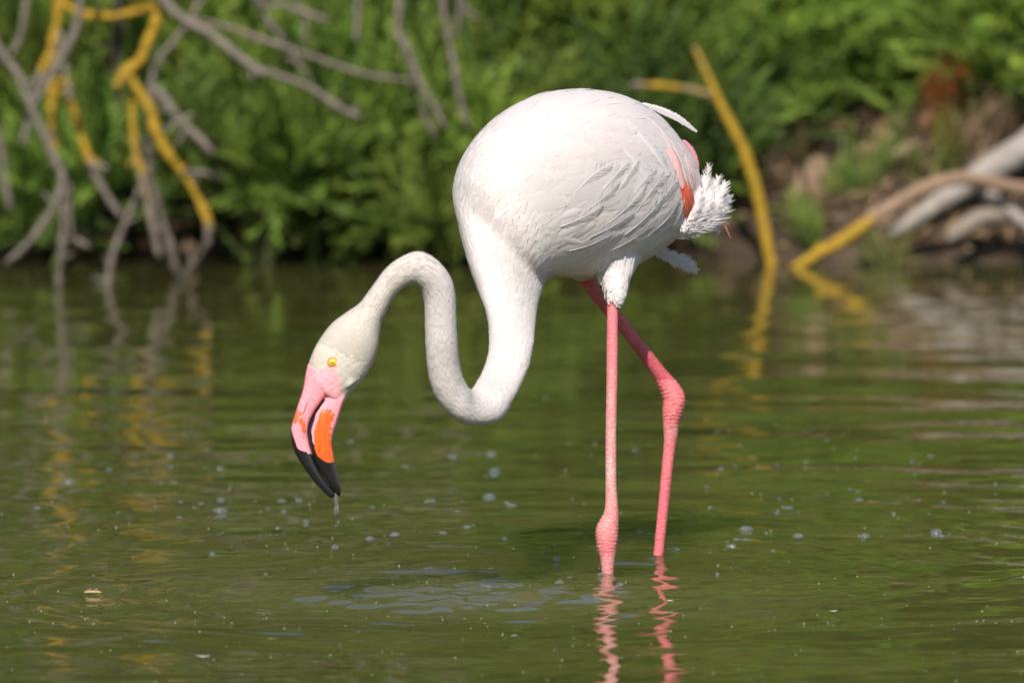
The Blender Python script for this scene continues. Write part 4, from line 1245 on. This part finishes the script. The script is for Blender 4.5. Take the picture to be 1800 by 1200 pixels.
# bare upper branches above the picture, added so the pond mirrors pale streaks
rsd = np.random.default_rng(91)
for k in range(30):
    x0 = rsd.uniform(-200, 760); y0 = np.interp(x0, [-150, 120, 480, 800], [-262, -240, -190, -170])
    dx, ln_ = rsd.normal(0, 130), rsd.uniform(180, 520)
    limb('branch', [(x0, y0), (x0 + dx * .3 + rsd.normal(0, 15), y0 - ln_ * .4), (x0 + dx * .7 + rsd.normal(0, 15), y0 - ln_ * .75), (x0 + dx, y0 - ln_)],
         [15, 13, 10, 5], (5.3, 5.3 + rsd.normal(0, .15)), dead, [rsd.uniform(0, .9), .4, .1], colr=GREY * rsd.uniform(1.0, 1.5), seed=600 + k, sides=7)
# stem behind the lichened branches, its shade put into the dark colour
limb('branch', [(205, -230), (210, 0), (204, 110), (214, 230)], [30, 28, 24, 16], 5.75, dead, [0, 0], colr=(.05, .04, .03), seed=77)
G = [
    ([(215, -215), (285, -5), (370, 60), (420, 100), (464, 132)], [18, 20, 20, 18, 14], 5.1, GREY * 1.15),
    ([(448, 118), (540, 152), (590, 185), (632, 206)], [12, 13, 14, 13], 5.12, GREY),
    ([(330, 30), (400, 48), (450, 66), (540, 97), (640, 130), (722, 142)], [8, 11, 12, 10, 10, 6], 5.2, GREY * 1.02),
    ([(390, -205), (450, 0), (490, 60), (542, 137)], [14, 13, 13, 12], 5.3, GREY * .9),
    ([(420, -200), (455, -5), (500, 10), (575, 36)], [11, 12, 11, 11], 5.2, GREY),
    ([(490, -195), (525, 0), (537, 40), (536, 82)], [10, 9, 10, 9], 5.4, GREY * .8),
    ([(628, -190), (628, 0), (626, 72)], [12, 12, 12], 5.15, GREY),
    ([(690, -182), (702, 0), (698, 55), (715, 85), (742, 152), (782, 222)], [14, 16, 18, 16, 15, 12], 5.2, GREY),
    ([(770, -176), (778, 0), (795, 100), (806, 160), (822, 222)], [12, 13, 13, 12, 9], 5.25, GREY * .95),
    ([(796, -172), (806, 0), (803, 62)], [11, 11, 8], 5.35, GREY * .9),
    ([(715, 85), (735, 178), (766, 244)], [7, 10, 9], 5.4, GREY * .8),
    ([(790, -174), (815, 5), (842, 32)], [10, 10, 9], 5.35, GREY * .9)]
for k, (ln, wd, yy, cc) in enumerate(G): limb('branch', ln, wd, yy, dead, [.08, .12, 0], colr=cc, seed=300 + k)

stick = thing('lichened_stick', 'bent stick crusted with yellow lichen standing up out of the water', 'stick', Wt(1356, 467))
limb('stem', [(1221, 84), (1240, 125), (1265, 180), (1292, 232), (1312, 275), (1330, 335), (1341, 385), (1348, 425), (1356, 466), (1362, 500)], [11, 15, 18, 21, 22, 24, 23, 23, 24, 22], (5.72, 5.70), stick, [.8, 1, 1, 1, 1, .9], jit=.05)
limb('side_twig', [(1108, 150), (1145, 150), (1190, 154), (1225, 160), (1256, 170)], [9, 13, 14, 14, 12], 5.72, stick, [.5, .95, .75, .8])

drift = thing('driftwood', 'fallen weathered grey driftwood with crooked branches lying on the bank', 'driftwood', P(1700, 440, 5.85))
z5 = lambda *p: [(1200 + a / 2.143, b / 2.143) for a, b in p]
limb('trunk', z5((1700, 250), (1450, 440), (1290, 555), (1130, 655), (960, 765), (850, 845), (790, 880)), [85, 78, 66, 58, 44, 28, 16], (6.1, 5.78), drift, [0, 0, .05, 0], colr=(.34, .30, .27), jit=.04, sides=14)
limb('branch', z5((1700, 760), (1450, 735), (1290, 712), (1180, 692), (1080, 672), (1000, 678), (900, 715), (800, 770), (740, 810)), [34, 32, 28, 29, 28, 29, 32, 32, 30], (5.75, 5.66), drift, [.1, .1, .2, .25, .3, .55], colr=(.30, .20, .14), jit=.05, sides=12)
limb('branch', z5((745, 800), (680, 850), (600, 905), (520, 950), (450, 992), (400, 1025)), [30, 29, 27, 24, 20, 16], (5.66, 5.64), drift, [.7, 1, 1, 1], colr=(.30, .20, .14), jit=.05, sides=12)
limb('branch', z5((1700, 800), (1450, 805), (1290, 805), (1150, 812), (1070, 850), (1000, 900)), [50, 46, 42, 40, 38, 22], (5.82, 5.72), drift, [.0, .05, .1], colr=(.27, .225, .185), jit=.05, sides=12)
limb('branch', z5((1150, 725), (1220, 780), (1300, 850), (1420, 930)), [24, 26, 28, 30], (5.78, 5.72), drift, [0, 0], colr=(.33, .285, .26), jit=.05)

# broken pale stump piece and stones on the bank
def lump_mesh(px, py, Y, sx, sy, sz, seed, n=9):
    rs = np.random.default_rng(seed); c = P(px, py, Y); v = []
    ph = rs.random(6) * 6.28
    for i in range(n + 1):
        for j in range(2 * n):
            a, b = math.pi * i / n, math.pi * j / n
            d = np.array([math.sin(a) * math.cos(b), math.sin(a) * math.sin(b), math.cos(a)])
            r = 1 + .18 * math.sin(3 * d[0] * 2 + ph[0]) * math.cos(2.5 * d[2] * 2 + ph[1]) + .10 * math.sin(7 * d[1] + ph[2] + 4 * d[2]) + rs.normal(0, .02)
            v.append(c + d * r * np.array([sx, sy, sz]))
    return np.array(v), [tuple(q) for q in grid_faces(n + 1, 2 * n)]
v, f = lump_mesh(1440, 345, 6.02, .030, .035, .075, 4)
solo('stump', v, f, M['wood'], 'short pale brown broken stump on the bare mud bank', 'stump', colr=np.repeat([[.24, .165, .115]], len(v), 0), attrs={'lichen': np.zeros(len(v))}, smooth=False)
v, f = lump_mesh(1385, 295, 6.1, .045, .04, .03, 9)
solo('clod', v, f, M['litter'], 'pale brown earth clod on the bank above the broken stump', 'clod', smooth=False)
for k, (px_, py_, yy, r, lb) in enumerate([(325, 435, 5.8, .022, 'small rounded stone in the dark hollow behind the hanging branches'), (1555, 415, 5.9, .03, 'rounded brown stone tucked under the driftwood branch'),
                                          (1290, 395, 6.0, .03, 'rounded brown stone behind the tail of the flamingo')]):
    v, f = lump_mesh(px_, py_, yy, r * 1.3, r, r * .8, 40 + k); solo('stone', v, f, M['litter'], lb, 'stone')
# leaf litter and dry grass scraps on the bank
rs = np.random.default_rng(66)
N = 2600
lx_ = rs.uniform(-2.4, 2.4, N); ly_ = 5.75 + rs.random(N) ** 1.4 * 1.5; lx_[:1100] = rs.normal(.9, .3, 1100); ly_[:1100] = rs.uniform(5.8, 6.6, 1100)
lz_ = ground_z(lx_, ly_); okk = lz_ > .01
lx_, ly_, lz_ = lx_[okk], ly_[okk], lz_[okk]; N = len(lx_)
aa = rs.random(N) * 6.28; ll = rs.uniform(.012, .05, N); ww = rs.uniform(.003, .012, N); tl = rs.normal(.3, .5, N)
d = np.stack([np.cos(aa) * np.cos(tl), np.sin(aa) * np.cos(tl), np.sin(tl)], -1) * ll[:, None]
sd2 = np.stack([-np.sin(aa), np.cos(aa), rs.normal(0, .6, N)], -1) * ww[:, None]
c = np.stack([lx_, ly_, lz_ + .008], -1)
V = np.stack([c - d, c + sd2, c + d, c - sd2], 1).reshape(-1, 3)
lit = solo('leaf_litter', V, np.arange(N * 4).reshape(-1, 4), M['leaf'], 'scattered dry brown leaf litter on the mud bank', None, kind='stuff',
           colr=np.repeat(np.array([[.26, .17, .10], [.18, .11, .06], [.36, .25, .16], [.12, .075, .045]])[rs.integers(0, 4, N)], 4, 0), smooth=False)

# ================================================================== ON THE WATER
bub = [(796,801,19),(863,798,22),(869,827,22),(860,873,25),(899,890,22),(821,921,18),(779,934,15),(694,944,22),(650,953,18),(758,995,19),(754,881,19),(654,894,12),(710,817,13),
       (979,983,15),(862,997,12),(887,946,10),(902,968,8),(957,972,10),(803,898,10),(812,886,8),(867,1027,15),(848,1036,12),(858,1037,14),(899,1033,16),(983,1029,17),(743,1033,14),(1007,1037,9),(1090,1033,16),(1000,1016,11),(854,1020,12),(760,1041,8),
       (1116,791,16),(1312,932,25),(1386,893,18),(1403,943,19),(1510,876,19),(1520,944,22),(1646,932,23),(1656,943,14),(1287,960,18),(1294,950,14),(1184,966,20),(1359,967,11),(1366,902,13),(1248,893,11),(1242,853,10),(1267,827,13),(1347,937,11),
       (1615,878,13),(1637,801,14),(1604,809,11),(1659,881,9),(1508,862,10),(1495,860,9),(1186,940,11),(1141,938,12),(1125,935,13),(1417,810,10),(1366,815,9),(1332,819,10),(1261,1004,11),(1571,902,10),(1370,874,8),
       (121,846,20),(387,825,16),(387,899,28),(388,876,20),(354,885,13),(315,907,12),(208,903,10),(192,824,13),(66,894,14),(495,881,17),(526,878,17),(499,901,13),(538,913,15),(488,925,12),(373,971,13),(467,1012,11),(555,1001,9),(299,803,14),(317,881,9),(237,813,9),(364,792,10),
       (471,895,9),(1620,533,20),(1455,560,14),(1308,628,14),(904,1120,15),(1055,1012,12),(1063,1041,9),(615,777,11),(960,700,10),(1690,740,11)]
def dome(n1=6, n2=18):
    v = [(0, 0, 1.0)]
    for i in range(1, n1 + 1):
        a = math.pi / 2 * i / n1
        for j in range(n2): v.append((math.sin(a) * math.cos(2*math.pi*j/n2), math.sin(a) * math.sin(2*math.pi*j/n2), math.cos(a)))
    f = [(0, 1 + j, 1 + (j+1) % n2) for j in range(n2)]
    for i in range(n1 - 1):
        for j in range(n2): f.append((1+i*n2+j, 1+(i+1)*n2+j, 1+(i+1)*n2+(j+1) % n2, 1+i*n2+(j+1) % n2))
    return np.array(v), f
dv, dfc = dome()
bub_me = new_mesh('bubble', dv, dfc); bub_me.materials.append(M['bubble'])
rs = np.random.default_rng(12)
extra = []
for (a, b, dpx) in bub:
    if dpx > 12:
        for q in range(rs.integers(0, 4)):
            extra.append((a + rs.normal(0, dpx * .75), b + rs.normal(0, dpx * .22), dpx * rs.uniform(.2, .5)))
for k in range(34):
    extra.append((rs.normal(930, 130), rs.normal(1036, 9), rs.uniform(3.5, 7)))
for k, (a, b, dpx) in enumerate(bub + extra):
    c = Wt(a, b); r = dpx * .88 / 2 / ppm(c[1])
    zz = float(water_height(np.array([[c[0]]]), np.array([[c[1]]]))[0, 0])
    o = bpy.data.objects.new('bubble', bub_me); col.objects.link(o)
    o.location = (c[0], c[1], zz - .0004); o.scale = (r * rs.uniform(.85, 1.15), r * rs.uniform(.8, 1.2), r * rs.uniform(.38, .75)); o.rotation_euler = (0, 0, rs.random() * 6)
    tag(o, 'small clear round bubble floating on the pond water', 'bubble', 'bubbles floating on the pond')

def flat_bit(px, py, lpx, wpx, ang, curl=.15, n=7):
    c = Wt(px, py); k = 1 / ppm(c[1]); l_, w_ = lpx * k / 2, wpx * k / 2
    V, F = [], []
    for i in range(n):
        t = -1 + 2 * i / (n - 1); pw = w_ * max(.08, (1 - abs(t) ** 2.2))
        z = .0018 + curl * l_ * t * t
        for q in (-1, 0, 1):
            x, y = t * l_, q * pw
            V.append(c + [x * math.cos(ang) - y * math.sin(ang), x * math.sin(ang) + y * math.cos(ang), z + .25 * pw * q * q])
    for i in range(n - 1):
        for q in range(2): F.append((i*3+q, i*3+q+1, (i+1)*3+q+1, (i+1)*3+q))
    return np.array(V), F
def bit(name, px, py, lpx, wpx, ang, colr, label, cat, curl=.15):
    v, f = flat_bit(px, py, lpx, wpx, ang, curl)
    solo(name, v, f, M['leaf'], label, cat, colr=np.repeat([colr], len(v), 0))
bit('floating_feather', 1465, 1077, 15, 10, .2, (.8, .8, .8), 'tiny white down feather floating on the open water right of the legs', 'feather', .3)
bit('floating_feather', 1178, 1058, 12, 9, 0, (.8, .8, .82), 'tiny white down feather floating in the reflection of the far leg', 'feather')
bit('floating_feather', 357, 1157, 26, 10, 0, (.8, .8, .82), 'slim white down feather floating beside the brown leaf', 'feather', .25)
bit('floating_leaf', 582, 1175, 36, 40, .1, (.10, .06, .03), 'dark brown leaf fragment floating flat on the water', 'leaf', .05)
bit('floating_leaf', 480, 1126, 20, 14, .3, (.45, .35, .18), 'pale straw coloured leaf scrap floating near the splash rings', 'leaf')
# seed stalk: short spiky dry sprig
c = Wt(163, 1044); k = 1 / ppm(c[1])
st = [tube(np.array([c + [-14*k, 0, .002], c + [0, 0, .003], c + [15*k, 0, .0025]]), [.0011, .0013, .0008], 5, 3, 0)[:2]]
for i in range(7):
    x = (-12 + 3.6 * i) * k
    st.append(tube(np.array([c + [x, 0, .002], c + [x + .0005, 0, .0045 + .001 * (i % 3)]]), [.0011, .0006], 5, 1, 0)[:2])
    st.append(tube(np.array([c + [x, 0, .002], c + [x + .002, -.008, .003]]), [.0009, .0005], 5, 1, 0)[:2])
v, f = join(st)
solo('seed_stalk', v, f, M['wood'], 'short spiky straw coloured seed stalk floating on the water', 'twig', colr=np.repeat([[.55, .40, .22]], len(v), 0), attrs={'lichen': np.zeros(len(v))})
# countless specks of pollen and froth
N = 420
sx_ = rs.uniform(-20, 1820, N); sy_ = 720 + 480 * rs.random(N) ** .8
VV, FF = [], []
for k in range(N):
    c = Wt(sx_[k], sy_[k]); r = rs.uniform(.5, 1.5) / ppm(c[1]); o = len(VV)
    zz = float(water_height(np.array([[c[0]]]), np.array([[c[1]]]))[0, 0]) + r * .3
    for q in ((1, 0, 0), (0, 1, 0), (-1, 0, 0), (0, -1, 0), (0, 0, 1), (0, 0, -1)): VV.append(c + [q[0]*r, q[1]*r, zz + q[2]*r])
    for a_, b_ in ((0, 1), (1, 2), (2, 3), (3, 0)): FF += [(o+a_, o+b_, o+4), (o+b_, o+a_, o+5)]
solo('floating_specks', np.array(VV), FF, M['leaf'], 'tiny pale specks of froth and pollen scattered over the water', None, kind='stuff', colr=np.repeat([[.62, .60, .52]], len(VV), 0))
